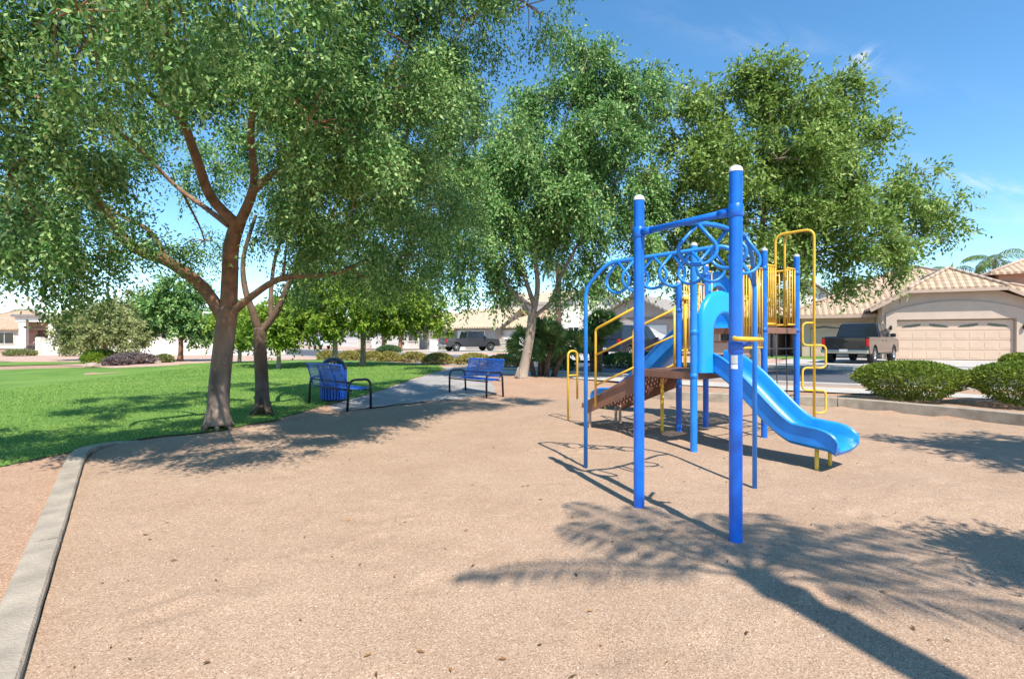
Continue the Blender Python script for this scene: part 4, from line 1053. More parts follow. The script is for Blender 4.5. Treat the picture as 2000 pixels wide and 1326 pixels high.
# handrails of the stair
def rail_panel(e, top_end):
    q = MB(); o_ = e-SO
    a = o_+s_dir*.82; b = o_+s_dir*.03
    za_ = .38; zb_ = 1.02
    q.tube(bent([a+Vector((0,0,za_)), a+Vector((0,0,za_+1.20)), b+Vector((0,0,zb_+.86))], .06), .019, 10)
    q.tube([a+Vector((0,0,za_+.80)), b+Vector((0,0,zb_+.46))], .015, 8)
    q.tube([a+Vector((0,0,za_+.33)), b+Vector((0,0,zb_+.02))], .015, 8)
    q.tube([b+Vector((0,0,zb_-.05)), b+Vector((0,0,zb_+.90))], .017, 8)
    q.build('handrail', M['yellow'], ps)
rail_panel(A9-U*.02, 1); rail_panel(A4+U*.0-V_*.0-U*.07, 1)
# yellow hoop handles at the transfer platform
for e in (ta+s_dir*.67+U*.20,):
    q = MB(); o_ = e-SO; w = U*.22
    q.tube(bent([o_+Vector((0,0,-.2)), o_+Vector((0,0,1.22)), o_+w+Vector((0,0,1.22)), o_+w+Vector((0,0,.38))], .11, 7), .019, 10)
    q.tube([o_+Vector((0,0,.80)), o_+w+Vector((0,0,.80))], .014, 8); q.build('hoop_handle', M['yellow'], ps)

# slide hood + slide
def slide(edge_mid, d, z0, length, z1, width, parent, m, run_end=.30, wall=.20):
    s = Vector((-d.y, d.x, 0)); q = MB()
    N = 60; prof = []
    for i in range(N+1):
        t = i/N; x = length*t
        # height along the run: short flat, S-slope, flat exit
        a = .10; b = 1-run_end
        if t < a: z = z0
        elif t < b:
            k = (t-a)/(b-a); kk = k*k*(3-2*k)*.55+k*.45; z = z0+(z1-z0)*kk
        else: z = z1-.03*math.sin((t-b)/(1-b)*math.pi*.5)
        if t > .92: z -= .045*((t-.92)/.08)**2
        prof.append((x, z))
    # section: lip, inner wall, rounded bed, inner wall, lip and then the outside back
    hw = width/2
    def section(wl):
        ins = [(-hw-.035,wl-.025),(-hw-.045,wl-.008),(-hw-.03,wl+.008),(-hw-.012,wl),(-hw,wl-.02),(-hw+.008,wl*.5),(-hw+.02,.07),(-hw+.055,.022),(-hw+.12,.003),(0,0)]
        ins = ins+[(-x,z) for x,z in ins[-2::-1]]
        out = [(hw+.034,wl-.03),(hw+.022,wl-.04),(hw+.022,wl*.5),(hw+.02,.0),(hw-.05,-.045),(0,-.05)]
        out = out+[(-x,z) for x,z in out[-2::-1]]
        return ins+out
    secs = []
    for i, (x, z) in enumerate(prof):
        t = i/N
        wl = wall*(1.0+.25*math.exp(-((t-.0)/.12)**2))
        if t > .87: wl = .05+(wall-.05)*math.sqrt(max(0, 1-((t-.87)/.13)**2))
        x0, zp = prof[max(i-1,0)]; x1, zn = prof[min(i+1,N)]
        tn = Vector((x1-x0, zn-zp)).normalized()
        nx_, nz = -tn[1], tn[0]
        row = []
        for a, b in section(wl):
            row.append(edge_mid+d*(x+nx_*b)+s*a+Vector((0,0,z+nz*b)))
        secs.append(row)
    k = len(secs[0]); vs = [p-SO for r in secs for p in r]
    fs = [(i*k+j, i*k+(j+1)%k, (i+1)*k+(j+1)%k, (i+1)*k+j) for i in range(N) for j in range(k)]
    fs += [tuple(range(k-1,-1,-1)), tuple(N*k+j for j in range(k))]
    q.add(vs, fs, True)
    o = q.build('slide', m, parent)
    md = o.modifiers.new('es', 'EDGE_SPLIT'); md.split_angle = R(50)
    return o
DS = -V_
em = A3.lerp(A8, .52)
sl = slide(em-DS*.05, DS, Z1+.02, 1.57, .29, .50, ps, M['slide'])
for sgn in (-1, 1):
    q = MB(); f = em+DS*1.30+U*(.17*sgn)
    f = Vector((f.x, f.y, 0))-SO
    q.tube([f+Vector((0,0,-.2)), f+Vector((0,0,.24))], .021, 10); q.build('leg', M['yellow'], sl)
def hood(edge_mid, d, z, W, Ht, w, h, depth, parent, m):
    s = Vector((-d.y, d.x, 0)); n = 24
    def arch(hw, ht, k=2.4):
        out = []
        for i in range(n+1):
            t = i/n
            if t < .3: out.append((-hw, ht*.62*t/.3))
            elif t > .7: out.append((hw, ht*.62*(1-t)/.3))
            else:
                a = math.pi*(1-(t-.3)/.4); out.append((hw*math.cos(a), ht*.62+ht*.38*math.sin(a)))
        return out
    rings = [(arch(W/2,Ht), 0.0), (arch(W/2,Ht), .05), (arch(W/2-.02,Ht-.02), .07), (arch(w/2+.13,h+.20), .085), (arch(w/2+.06,h+.11), depth*.8), (arch(w/2+.03,h+.05), depth), (arch(w/2,h), depth), (arch(w/2,h), 0.0)]
    vs = []; q = MB()
    for a, x in rings:
        for p, zz_ in a: vs.append(edge_mid+d*x+s*p+Vector((0,0,z+zz_))-SO)
    k = n+1
    fs = [(i*k+j, i*k+j+1, (i+1)*k+j+1, (i+1)*k+j) for i in range(len(rings)-1) for j in range(n)]
    q.add(vs, fs, True); return q.build('slide_hood', m, parent)
hood(em+DS*.02, DS, Z1,   .92, 1.06, .56, .76, .11, ps, M['hood'])
# second slide falling away behind, from the high deck
em2 = B5.lerp(B7b, .42)
sl2 = slide(em2-V_*.05, V_, Z2+.02, 2.75, .27, .50, ps, M['slide'], .2)
for sgn in (-1, 1):
    q = MB(); f = em2+V_*2.4+U*(.17*sgn)-SO; f = Vector((f.x,f.y,0)); q.tube([f+Vector((0,0,-.2)), f+Vector((0,0,.24))], .021, 10); q.build('leg', M['yellow'], sl2)
hood(em2-V_*-.02, V_, Z2, .82, .95, .54, .72, .12, ps, M['hood'])

# yellow barriers
def barrier(a, b, z, parent, h=.92, gap=.055, t0=.06, t1=None, r=.010):
    q = MB(); a = a-SO; b = b-SO; L = (b-a).length; d = (b-a).normalized(); t1 = L-.06 if t1 is None else t1
    q.tube([a+d*t0+Vector((0,0,z+h)), a+d*t1+Vector((0,0,z+h))], .016, 8)
    q.tube([a+d*t0+Vector((0,0,z+.05)), a+d*t1+Vector((0,0,z+.05))], .016, 8)
    k = max(1, int((t1-t0)/gap))
    for i in range(k+1):
        x = t0+(t1-t0)*i/k
        q.tube([a+d*x+Vector((0,0,z+.05)), a+d*x+Vector((0,0,z+h))], r, 6)
    return q.build('barrier', M['yellow'], parent)
barrier(B6, B7, Z2, ps, t1=.30, gap=.06); barrier(B6, B7, Z2, ps, t0=.66, gap=.06)
barrier(B7, B7b, Z2, ps, gap=.065); barrier(B5, B7b, Z2, ps, t1=.16, gap=.06)
barrier(A8, B6, Z1+.25, ps, h=1.2, gap=.07)
barrier(A4, B5, Z1+.2, ps, h=1.1, gap=.07)
# yellow panel with a lower solid board next to the stair
q = MB(); e = A4.lerp(A8, .12)-SO
q.tube([e+Vector((0,0,Z1)), e+Vector((0,0,Z1+1.02))], .02, 8); q.box(e+Vector((0,0,Z1+.16)), (.05,.02,.28), .6); q.tube([e+Vector((0,0,Z1+1.0)), e+Vector((0,0,Z1+1.06))], [.05,.045], 12)
q.build('bubble_stand', M['yellow'], ps)
# overhead yellow arch with serpentine climber in front of the high deck opening
q = MB(); cA = B6+U*.33-SO; cB = B6+U*.62-SO
pole = B6.lerp(B7, .50)+DS*.47-SO
top = 3.02
q.tube(bent([cA+Vector((0,0,Z2+.02)), cA+Vector((0,0,top-.03)), pole+Vector((0,0,top)), pole+Vector((0,0,-.2))], .13, 6), .019, 10)
q.tube(bent([cB+Vector((0,0,Z2+.02)), cB+Vector((0,0,top-.08)), cA.lerp(pole,.35)+Vector((0,0,top-.03))], .08, 6), .017, 10)
q.build('climber_arch', M['yellow'], ps)
sd_ = Vector((1,-.1,0)).normalized(); zt = 1.66
pts = []
for i in range(4):
    sg = -1 if i % 2 == 0 else 1
    z_a, z_b = zt-.325*i, zt-.325*(i+1)
    q = MB(); w = .16
    q.tube(bent([pole+Vector((0,0,z_a)), pole+sd_*sg*w+Vector((0,0,z_a)), pole+sd_*sg*w+Vector((0,0,z_b)), pole+Vector((0,0,z_b))], .11, 7), .0145, 10)
    q.build('climber_loop', M['yellow'], ps)
# chain net and rungs under the high deck
q = MB()
for z in (.55, .95, 1.28):
    q.tube([B6-SO+Vector((0,0,z)), B7-SO+Vector((0,0,z))], .011, 6)
for t in (.35, .66):
    q.tube([B6.lerp(B7,t)-SO+Vector((0,0,.02)), B6.lerp(B7,t+.03)-SO+Vector((0,0,.75)), B6.lerp(B7,t-.02)-SO+Vector((0,0,1.55))], .008, 6)
q.build('chain_climber', M['chain'], ps)
q = MB(); e = B6.lerp(B7, .52)+V_*.15-SO; q.tube([e+Vector((0,0,1.58)), e+Vector((0,0,1.15))], .02, 8); q.build('hanging_rod', M['chain'], ps)
q = MB()
for z in (.35, .65): q.tube([A8-SO+Vector((0,0,z)), B6-SO+Vector((0,0,z))], .012, 6)
q.build('rung', M['brown'], ps)

# ------------------------------------------------------------------ benches and bin
def bench(label, loc, rz, sun=False):
    root = thing('park_bench', label, 'bench', loc, rz, 'blue slatted park benches')
    L = 1.55
    # x along the bench, -y is the front
    def arm(x):
        q = MB()
        q.tube(bent([Vector((x,-.28,-.1)), Vector((x,-.28,.60)), Vector((x,.22,.60)), Vector((x,.26,-.1))], .16, 8), .026, 10)
        q.build('arm_frame', M['black'], root)
    arm(-L/2); arm(L/2)
    q = MB(); 
    for y, z in ((-.24,.40),(.16,.41)): q.tube([Vector((-L/2,y,z-.02)), Vector((L/2,y,z-.02))], .016, 8)
    q.tube([Vector((-L/2,.23,.56)), Vector((L/2,.23,.56))], .016, 8)
    q.build('cross_rail', M['black'], root)
    q = MB(); n = 15
    for i in range(n):
        y = -.26+.43*i/(n-1); z = .425-.03*math.sin(math.pi*i/(n-1))
        q.box((0,y,z), (L-.08,.019,.012))
    q.build('seat', M['navy'], root, .003)
    q = MB(); n = 14
    for i in range(n):
        t = i/(n-1); y = .20+.13*t; z = .48+.40*t
        q.box((0,y,z), (L-.08,.014,.020))
    for x in (-L/2+.08, -L/6, L/6, L/2-.08): q.tube([Vector((x,.21,.44)), Vector((x,.345,.89))], .012, 6)
    q.tube([Vector((-L/2+.06,.342,.90)), Vector((L/2-.06,.342,.90))], .016, 8)
    q.build('backrest', M['navy'], root, .003)
    return root
l_dir = Vector((1.17,-1.3,0)).normalized(); c2 = Vector((-.93,13.2,0)); 
bench('blue slatted bench facing the play area, dappled by sun beside the pale tree', (c2.x, c2.y, Hs(c2.x,c2.y)), math.atan2(l_dir.y, l_dir.x))
l1_ = Vector((-.75,.66,0)); c1 = Vector((-3.29,10.14,0))+l1_*.75+Vector((.66,.75,0))*.27
bench('blue slatted bench seen from behind in shade, in front of the bin', (c1.x, c1.y, Hs(c1.x,c1.y)), math.atan2(l1_.y, l1_.x))
tb_ = G(651, 785); z_ = Hs(tb_.x, tb_.y)
bn = thing('litter_bin', 'round blue litter bin with dark domed lid behind the shaded bench', 'bin', (tb_.x, tb_.y, z_))
q = MB(); q.lathe([(.24,.03),(.27,.04),(.28,.70),(.255,.72)], (0,0,0), 28)
for i in range(28):
    a = 2*math.pi*i/28; q.bar(Vector((.287*math.cos(a),.287*math.sin(a),.05)), Vector((.292*math.cos(a),.292*math.sin(a),.71)), .034, .012, up=(math.cos(a),math.sin(a),0))
q.build('body', M['navy'], bn)
q = MB(); prof = [(.30,.71),(.305,.74),(.285,.79),(.24,.87),(.17,.935),(.09,.97),(.001,.98)]
q.lathe(prof, (0,0,0), 28); q.build('lid', M['black'], bn)
q = MB(); q.prism([Vector((.13*math.cos(t)*1.0, -.30, .80+.075*math.sin(t))) for t in [2*math.pi*i/16 for i in range(16)]], (0,.08,0)); q.build('opening', M['trimgrey'], bn)
q = MB(); q.lathe([(.22,-.03),(.22,.035)], (0,0,0), 20); q.build('base', M['black'], bn)

# ------------------------------------------------------------------ vehicles (x forward, origin on the ground at the centre)
def wheel(parent, x, y, r=.38, w=.25):
    t = MB(); t.lathe([(r*.62,-w/2),(r*.93,-w/2),(r,-w/2+.04),(r,w/2-.04),(r*.93,w/2),(r*.62,w/2)], (x,y,r), 24, 'y')
    o = t.build('wheel', M['rubber'], parent)
    s = 1 if y > 0 else -1
    m_ = MB(); yo = y+s*(w/2-.03)
    m_.lathe([(r*.64,s*.02),(r*.58,s*.0),(r*.56,-s*.05)], (x,yo,r), 24, 'y')
    for k in range(6):
        a = k*math.pi/3; m_.bar(Vector((x,yo,r)), Vector((x+r*.6*math.cos(a),yo,r+r*.6*math.sin(a))), r*.17, .03, up=(0,1,0))
    m_.lathe([(.001,s*.03),(r*.14,s*.02),(r*.16,-s*.02)], (x,yo,r), 12, 'y')
    m_.build('rim', M['chrome'], o)
    h = MB(); h.lathe([(.001,0),(r*.6,0)], (x,y+s*(w/2-.10),r), 16, 'y'); h.build('brake', M['black'], o)
def arch_cut(cx, r, z0, n=8):
    return [(cx+r*math.cos(math.pi*k/n), z0*0+ r*math.sin(math.pi*k/n)+.38) for k in range(n+1)]
def side_body(prof_top, x_r, x_f, zb, wheels, wr, width, parent, m, bevel=.05):
    """lower body: side outline with wheel arches, extruded across"""
    pts = [(x_r, zb)]
    low = []
    for cx in sorted(wheels):
        a0 = math.asin(min(1, max(-1, (zb-.38)/wr)))
        for k in range(9):
            a = math.pi-a0-(math.pi-2*a0)*k/8
            low.append((cx+wr*math.cos(a), .38+wr*math.sin(a)))
    outline = [(x_r, zb)]+low+[(x_f, zb)]+prof_top
    q = MB(); q.prism([Vector((x, -width/2, z)) for x, z in outline], (0, width, 0))
    return q.build('body', m, parent, bevel)
def greenhouse(parent, m, xb0, xb1, xt0, xt1, zb, zt, wb, wt, splits, glassm):
    q = MB()
    b = [Vector((xb0,-wb/2,zb)),Vector((xb1,-wb/2,zb)),Vector((xb1,wb/2,zb)),Vector((xb0,wb/2,zb))]
    t = [Vector((xt0,-wt/2,zt)),Vector((xt1,-wt/2,zt)),Vector((xt1,wt/2,zt)),Vector((xt0,wt/2,zt))]
    q.hexa(b, t); cab = q.build('cab', m, parent, .06)
    def pane(a, b_, c, d, ins=.10, o=.012):
        n_ = (b_-a).cross(d-a).normalized(); cen = (a+b_+c+d)/4
        def sh(p): return p.lerp(cen, ins)+n_*o
        g = MB(); P4 = [sh(p) for p in (a,b_,c,d)]
        g.hexa([p-n_*.02 for p in P4], P4); g.build('window', glassm, cab)
    # windscreen, rear, sides with splits
    pane(b[1], b[2], t[2], t[1], .09); pane(b[3], b[0], t[0], t[3], .10)
    for sgn in (0, 1):
        B0, B1, T0, T1 = (b[0],b[1],t[0],t[1]) if sgn == 0 else (b[2],b[3],t[2],t[3])
        prev = 0
        ss = splits if sgn == 0 else [1-k for k in splits[::-1]]
        for k in ss+[1]:
            pane(B0.lerp(B1,prev), B0.lerp(B1,k), T0.lerp(T1,k), T0.lerp(T1,prev), .13); prev = k
    return cab
def pickup(label, loc, rz, paint, group=None):
    root = thing('pickup_truck', label, 'pickup truck', loc, rz, group)
    side_body([(2.82,.72),(2.80,1.02),(2.62,1.15),(1.45,1.24),(1.40,1.24),(-.72,1.24),(-.74,1.22),(-2.74,1.22),(-2.76,.62)], -2.70, 2.76, .46, [-1.78,1.82], .50, 1.92, root, paint, .05)
    greenhouse(root, paint, -.74, 1.52, -.55, .72, 1.22, 1.90, 1.84, 1.50, [.30,.36,.72], M['glass'])
    # bed: dark liner above, rails, tailgate
    q = MB(); q.box((-1.75,0,1.232), (1.86,1.66,.02)); q.build('bed_liner', M['black'], root)
    q = MB(); q.box((-2.785,0,.93), (.05,1.60,.50)); tg = q.build('tailgate', paint, root, .015)
    q = MB(); q.box((-2.815,0,1.02), (.012,.22,.07)); q.build('handle', M['black'], tg)
    q = MB(); q.box((-2.90,0,.56), (.20,1.90,.17)); bp_ = q.build('rear_bumper', M['chrome'], root, .03)
    q = MB(); q.box((-3.006,0,.60), (.008,.33,.12)); q.build('number_plate', M['plate'], bp_)
    q = MB(); q.box((2.86,0,.58), (.18,1.90,.24)); q.build('front_bumper', M['chrome'], root, .04)
    q = MB(); q.box((2.83,0,.92), (.03,1.10,.26)); q.build('grille', M['black'], root, .01)
    for s in (-1,1):
        q = MB(); q.box((-2.76,s*.885,.97), (.10,.13,.34)); q.build('tail_light', M['redlamp'], root, .02)
        q = MB(); q.box((2.78,s*.80,.95), (.10,.30,.22)); q.build('headlight', M['clearlamp'], root, .03)
        q = MB(); q.box((1.12,s*1.06,1.32), (.12,.22,.18)); q.build('wing_mirror', M['black'], root, .03)
        for x in (.22,-.42):
            q = MB(); q.box((x,s*.972,1.05), (.16,.02,.03)); q.build('door_handle', M['black'], root)
        q = MB(); q.box((.02,s*.99,.45), (2.5,.10,.06)); q.build('running_board', M['black'], root)
        for x in (-1.78,1.82): wheel(root, x, s*.83)
    q = MB(); q.box((0,0,.50), (4.6,1.5,.16)); q.build('chassis', M['black'], root)
    return root
TZ = FZ+.012
def head(dx, dy): return math.atan2(dy, dx)
pickup('charcoal pickup parked nose-in beside the tan garage door on the right', (17.42, 25.5, TZ), head(.74,.67), M['truckpaint'])
pickup('dark grey pickup parked far off by the grey gabled house', (-4.1, 49.5, TZ), head(.86,.50), M['greypaint'])
def wagon(name, label, cat, loc, rz, paint, Ht=1.85, L=4.8, W=1.95, hood_z=1.08, belt=1.12, xr=-2.3, xt0=-2.0, xt1=.55, xb1=1.25, spare=False):
    root = thing(name, label, cat, loc, rz)
    f = L/2
    side_body([(f,.70),(f-.05,.95),(f-.35,hood_z),(xb1,belt),(xr+.02,belt),(xr-.08,.70)], -f+.02, f-.02, .42, [-f+.95,f-.95], .44, W, root, paint, .06)
    greenhouse(root, paint, xr+.04, xb1, xt0, xt1, belt-.01, Ht, W-.08, W-.42, [.33,.40,.72], M['glass'])
    for s in (-1,1):
        q = MB(); q.box((-f+.06,s*(W/2-.12),.98 if Ht > 1.6 else .78), (.10,.20,.30 if Ht > 1.6 else .18)); q.build('tail_light', M['redlamp'], root, .02)
        q = MB(); q.box((f-.07,s*(W/2-.22),.80), (.12,.32,.17)); q.build('headlight', M['clearlamp'], root, .03)
        q = MB(); q.box((xb1-.25,s*(W/2+.08),belt+.05), (.12,.18,.13)); q.build('wing_mirror', paint, root, .03)
        for x in (-f+.95,f-.95): wheel(root, x, s*(W/2-.13), .37, .22)
    q = MB(); q.box((-f-.02,0,.58), (.14,W-.06,.20)); b_ = q.build('rear_bumper', M['black'] if Ht > 1.6 else paint, root, .03)
    q = MB(); q.box((-f-.095,0,.82 if Ht < 1.6 else .60), (.008,.33,.12)); q.build('number_plate', M['plate'], b_)
    q = MB(); q.box((f+.0,0,.55), (.14,W-.06,.22)); q.build('front_bumper', M['black'] if Ht > 1.6 else paint, root, .03)
    q = MB(); q.box((f-.02,0,.78), (.05,.9,.14)); q.build('grille', M['black'], root)
    return root
wagon('suv', 'dark navy sport utility vehicle behind the front blue posts', 'car', (7.0, 30.0, TZ), head(.75,.66), M['navypaint'], Ht=1.92, L=4.9, W=2.0)
wagon('car', 'white saloon car parked far off behind the lime tree', 'car', (-21.6, 59, TZ), head(.55,-.83), M['whitepaint'], Ht=1.45, L=4.6, W=1.8, hood_z=.92, belt=.95, xr=-1.6, xt0=-1.0, xt1=.25, xb1=1.0)

# ------------------------------------------------------------------ houses (local x along the front, y into the lot, z up)
def uv_roof(o):
    """tile coordinates: u along the eave, v up the slope, per face in metres"""
    me = o.data; uvl = me.uv_layers.new(name='UVMap')
    for p in me.polygons:
        n_ = p.normal; up = Vector((0,0,1)); e = up.cross(n_)
        e = e.normalized() if e.length > 1e-4 else Vector((1,0,0)); v = n_.cross(e)
        for li in p.loop_indices:
            c = me.vertices[me.loops[li].vertex_index].co; uvl.data[li].uv = (c.dot(e), c.dot(v))
class House:
    def __init__(s, label, loc, rz, name='house', cat='house', group=None):
        s.r = thing(name, label, cat, loc, rz, group); s.last = s.r
    def box(s, name, x0, x1, y0, y1, z0, z1, m, par=None, bevel=0):
        q = MB(); q.box(((x0+x1)/2,(y0+y1)/2,(z0+z1)/2), (x1-x0,y1-y0,z1-z0)); return q.build(name, M[m], par or s.r, bevel)
    def wall(s, x0, x1, y0, y1, z0, z1, m): return s.box('wall', x0, x1, y0, y1, z0, z1, m)
    def roof(s, polys, m, th=.14, trim=None):
        """each roof plane is a slab with thickness"""
        q = MB()
        for poly in polys:
            ps_ = [Vector(p) for p in poly]; q.prism([p-Vector((0,0,th)) for p in ps_], (0,0,th))
        o = q.build('roof', M[m], s.r); uv_roof(o); return o
    def gable_x(s, x0, x1, y0, y1, z, rise, m, ov=.45, wallm=None, th=.14, z0=0):
        """ridge runs along x (slopes face front and back)"""
        ym = (y0+y1)/2; sl_ = rise/((y1-y0)/2); zl = z-ov*sl_
        o = s.roof([[(x0-ov,y0-ov,zl),(x1+ov,y0-ov,zl),(x1+ov,ym,z+rise),(x0-ov,ym,z+rise)], [(x1+ov,y1+ov,zl),(x0-ov,y1+ov,zl),(x0-ov,ym,z+rise),(x1+ov,ym,z+rise)]], m, th)
        if wallm:
            for x in (x0, x1-.15):
                q = MB(); q.prism([Vector((x,y0,z-.2)),Vector((x,y1,z-.2)),Vector((x,y1,z-.02-th)),Vector((x,ym,z+rise-.05-th)),Vector((x,y0,z-.02-th))], (.15,0,0)); q.build('gable_wall', M[wallm], s.r)
        return o
    def gable_y(s, x0, x1, y0, y1, z, rise, m, ov=.45, wallm=None, th=.14):
        """ridge runs along y (gable faces the street)"""
        xm = (x0+x1)/2; sl_ = rise/((x1-x0)/2); zl = z-ov*sl_
        o = s.roof([[(x0-ov,y0-ov,zl),(xm,y0-ov,z+rise),(xm,y1+ov,z+rise),(x0-ov,y1+ov,zl)], [(xm,y0-ov,z+rise),(x1+ov,y0-ov,zl),(x1+ov,y1+ov,zl),(xm,y1+ov,z+rise)]], m, th)
        if wallm:
            for y in (y0, y1-.15):
                q = MB(); q.prism([Vector((x0,y,z-.2)),Vector((x1,y,z-.2)),Vector((x1,y,z-.02-th)),Vector((xm,y,z+rise-.05-th)),Vector((x0,y,z-.02-th))], (0,.15,0)); q.build('gable_wall', M[wallm], s.r)
        return o
    def hip(s, x0, x1, y0, y1, z, rise, m, ov=.5):
        x0 -= ov; x1 += ov; y0 -= ov; y1 += ov; z -= ov*.35
        w = min(x1-x0, y1-y0)/2
        if x1-x0 >= y1-y0: r0, r1 = Vector((x0+w,(y0+y1)/2,z+rise)), Vector((x1-w,(y0+y1)/2,z+rise))
        else: r0, r1 = Vector(((x0+x1)/2,y0+w,z+rise)), Vector(((x0+x1)/2,y1-w,z+rise))
        a,b,c,d = Vector((x0,y0,z)),Vector((x1,y0,z)),Vector((x1,y1,z)),Vector((x0,y1,z))
        if x1-x0 >= y1-y0: P_ = [[a,b,r1,r0],[b,c,r1],[c,d,r0,r1],[d,a,r0]]
        else: P_ = [[a,b,r0],[b,c,r1,r0],[c,d,r1],[d,a,r0,r1]]
        o = s.roof(P_, m)
        q = MB()
        for e in ([a,r0],[b,r1 if x1-x0>=y1-y0 else r0],[r0,r1]): q.tube([p+Vector((0,0,.03)) for p in e], .09, 6)
        q.build('ridge_tiles', M['trim'], o); return o
    def window(s, x0, x1, z0, z1, y, frame='garagewhite', mull=1):
        f = MB(); t = .07
        f.box(((x0+x1)/2,y,z1-t/2), (x1-x0,.09,t)); f.box(((x0+x1)/2,y,z0+t/2), (x1-x0,.09,t))
        f.box((x0+t/2,y,(z0+z1)/2), (t,.09,z1-z0-2*t)); f.box((x1-t/2,y,(z0+z1)/2), (t,.09,z1-z0-2*t))
        for k in range(mull):
            xm = x0+(x1-x0)*(k+1)/(mull+1); f.box((xm,y,(z0+z1)/2), (.05,.07,z1-z0-2*t))
        w = f.build('window', M[frame], s.r)
        g = MB(); g.box(((x0+x1)/2,y+.01,(z0+z1)/2), (x1-x0-.12,.02,z1-z0-.12)); g.build('pane', M['glass'], w)
        return w
    def garage(s, x0, x1, z1, y, m='garage', rows=4, cols=8, lights=True):
        q = MB(); h = z1/rows
        for r_ in range(rows):
            q.box(((x0+x1)/2, y, h*(r_+.5)), (x1-x0, .06, h-.018))
            if r_ < rows-1 or not lights:
                for c in range(cols):
                    cw = (x1-x0)/cols; q.box((x0+cw*(c+.5), y-.033, h*(r_+.5)), (cw*.78, .012, h*.62))
        q.box(((x0+x1)/2, y+.02, z1/2), (x1-x0, .03, z1))
        d = q.build('garage_door', M[m], s.r)
        if lights:
            for k in range(4):
                w = (x1-x0)/4; cx = x0+w*(k+.5); g = MB()
                sg = -1 if k % 2 == 0 else 1
                pts = [(-.42,0.0),(-.30,.09),(-.10,.13),(.15,.17),(.42,.20),(.42,.10),(.25,.05),(.0,.02)]
                g.prism([Vector((cx+(-sg)*a*1.0*-1*-1, y-.036, z1-h*.70+b)) for a, b in pts], (0,-.008,0)); g.build('door_glass', M['glass'], d)
        return d

# --- right-hand tan house with jerkinhead gable over the garage
hx, hy = Vector((.89,-.46,0)), Vector((.46,.89,0)); rzA = math.atan2(-.46,.89)
hA = House('tan stucco house with clay tile roof and wide garage door on the right', (21.7,28.8,.33), rzA)
dw = 4.9; xl, xr_ = -1.0, 5.7
# front wall around the door
hA.wall(-.72, -.02, 0, .22, 0, 2.95, 'stucco'); hA.wall(dw+.02, dw+1.0, 0, .22, 0, 2.95, 'stucco')
xm = dw/2
q = MB(); q.prism([Vector((-.72,0,2.95)),Vector((-.02,0,2.95)),Vector((-.02,0,2.16)),Vector((dw+.02,0,2.16)),Vector((dw+.02,0,2.95)),Vector((dw+1.0,0,2.95)),Vector((4.1,0,3.75)),Vector((.55,0,3.75))], (0,.22,0)); q.build('wall', M['stucco'], hA.r)
# raised surround with a flat arch above the door
n = 14; arc = [(-.55+(dw+1.1)*k/n, 2.55+.62*math.sin(math.pi*k/n)**.8) for k in range(n+1)]
q = MB(); q.prism([Vector((x,-.10,z)) for x,z in [(-.55,0.0)]+arc+[(dw+.55,0.0),(dw+.06,0.0),(dw+.06,2.20),(-.06,2.20),(-.06,0.0)]], (0,.097,0)); q.build('door_surround', M['stucco'], hA.r)
hA.garage(0, dw, 2.13, .12)
for x in (-.35, dw+.33):
    q = MB(); q.box((x,-.16,1.75), (.12,.10,.08)); q.lathe([(.05,0),(.065,.03),(.065,.2),(.03,.26)], (x,-.19,1.62), 10); q.build('wall_lamp', M['black'], hA.r)
hA.wall(-.72, -.5, .22, 7, 0, 2.95, 'stucco'); hA.wall(dw+.8, dw+1.0, .22, 7, 0, 2.95, 'stucco')
# jerkinhead roof
zl, zc, zr = 2.86, 3.86, 5.05; x0, x1 = -1.35, 6.25; yf = -.55
sx = (xm-x0)/(zr-zl)
cxl, cxr = x0+(zc-zl)*sx, x1-(zc-zl)*sx
hA.roof([[(x0,yf,zl),(cxl,yf,zc),(xm,yf+1.5,zr),(xm,9,zr),(x0,9,zl)], [(cxr,yf,zc),(x1,yf,zl),(x1,9,zl),(xm,9,zr),(xm,yf+1.5,zr)], [(cxl,yf,zc),(cxr,yf,zc),(xm,yf+1.5,zr)]], 'tile', .12)
q = MB()
for a, b in (((x0,yf,zl),(cxl,yf,zc)),((cxl,yf,zc),(cxr,yf,zc)),((cxr,yf,zc),(x1,yf,zl))): q.bar(Vector(a)+Vector((0,-.02,-.15)), Vector(b)+Vector((0,-.02,-.15)), .05, .16)
q.build('fascia', M['trim'], hA.r)
q = MB()
for a, b in (((cxl,yf,zc),(xm,yf+1.5,zr)),((cxr,yf,zc),(xm,yf+1.5,zr)),((xm,yf+1.5,zr),(xm,9,zr))):
    a, b = Vector(a), Vector(b); k = int((b-a).length/.35)
    for i in range(k): q.tube([a.lerp(b,i/k)+Vector((0,0,.03)), a.lerp(b,(i+.96)/k)+Vector((0,0,.05))], [.10,.085], 7)
q.build('ridge_tiles', M['trim'], hA.r)
# left wing with the single garage, big roof behind, upper storey on the right
hA.wall(-4.6, -.75, 2.2, 12, 0, 2.75, 'stucco'); hA.garage(-4.1, -1.3, 2.13, 2.16, lights=True, cols=4)
hA.hip(-5.0, 9.5, 2.0, 16, 2.85, 3.5, 'tile', .6)
q = MB(); q.box((-2.7,1.38,2.50), (4.6,.05,.2)); q.build('fascia', M['trim'], hA.r)
hA.wall(5.9, 14, 5.5, 14, 0, 5.2, 'stuccorose'); hA.hip(5.9, 14, 5.5, 14, 5.3, 1.9, 'tile', .6)
hA.wall(5.9, 9, 2.0, 5.5, 0, 2.7, 'stucco'); hA.window(6.6, 8.2, .9, 2.1, 1.97)

# --- other houses across the road
def at(px, d, z=FZ): return ((px-1000)/1000*d, d, z)
ang = lambda dx, dy: math.atan2(dy, dx)
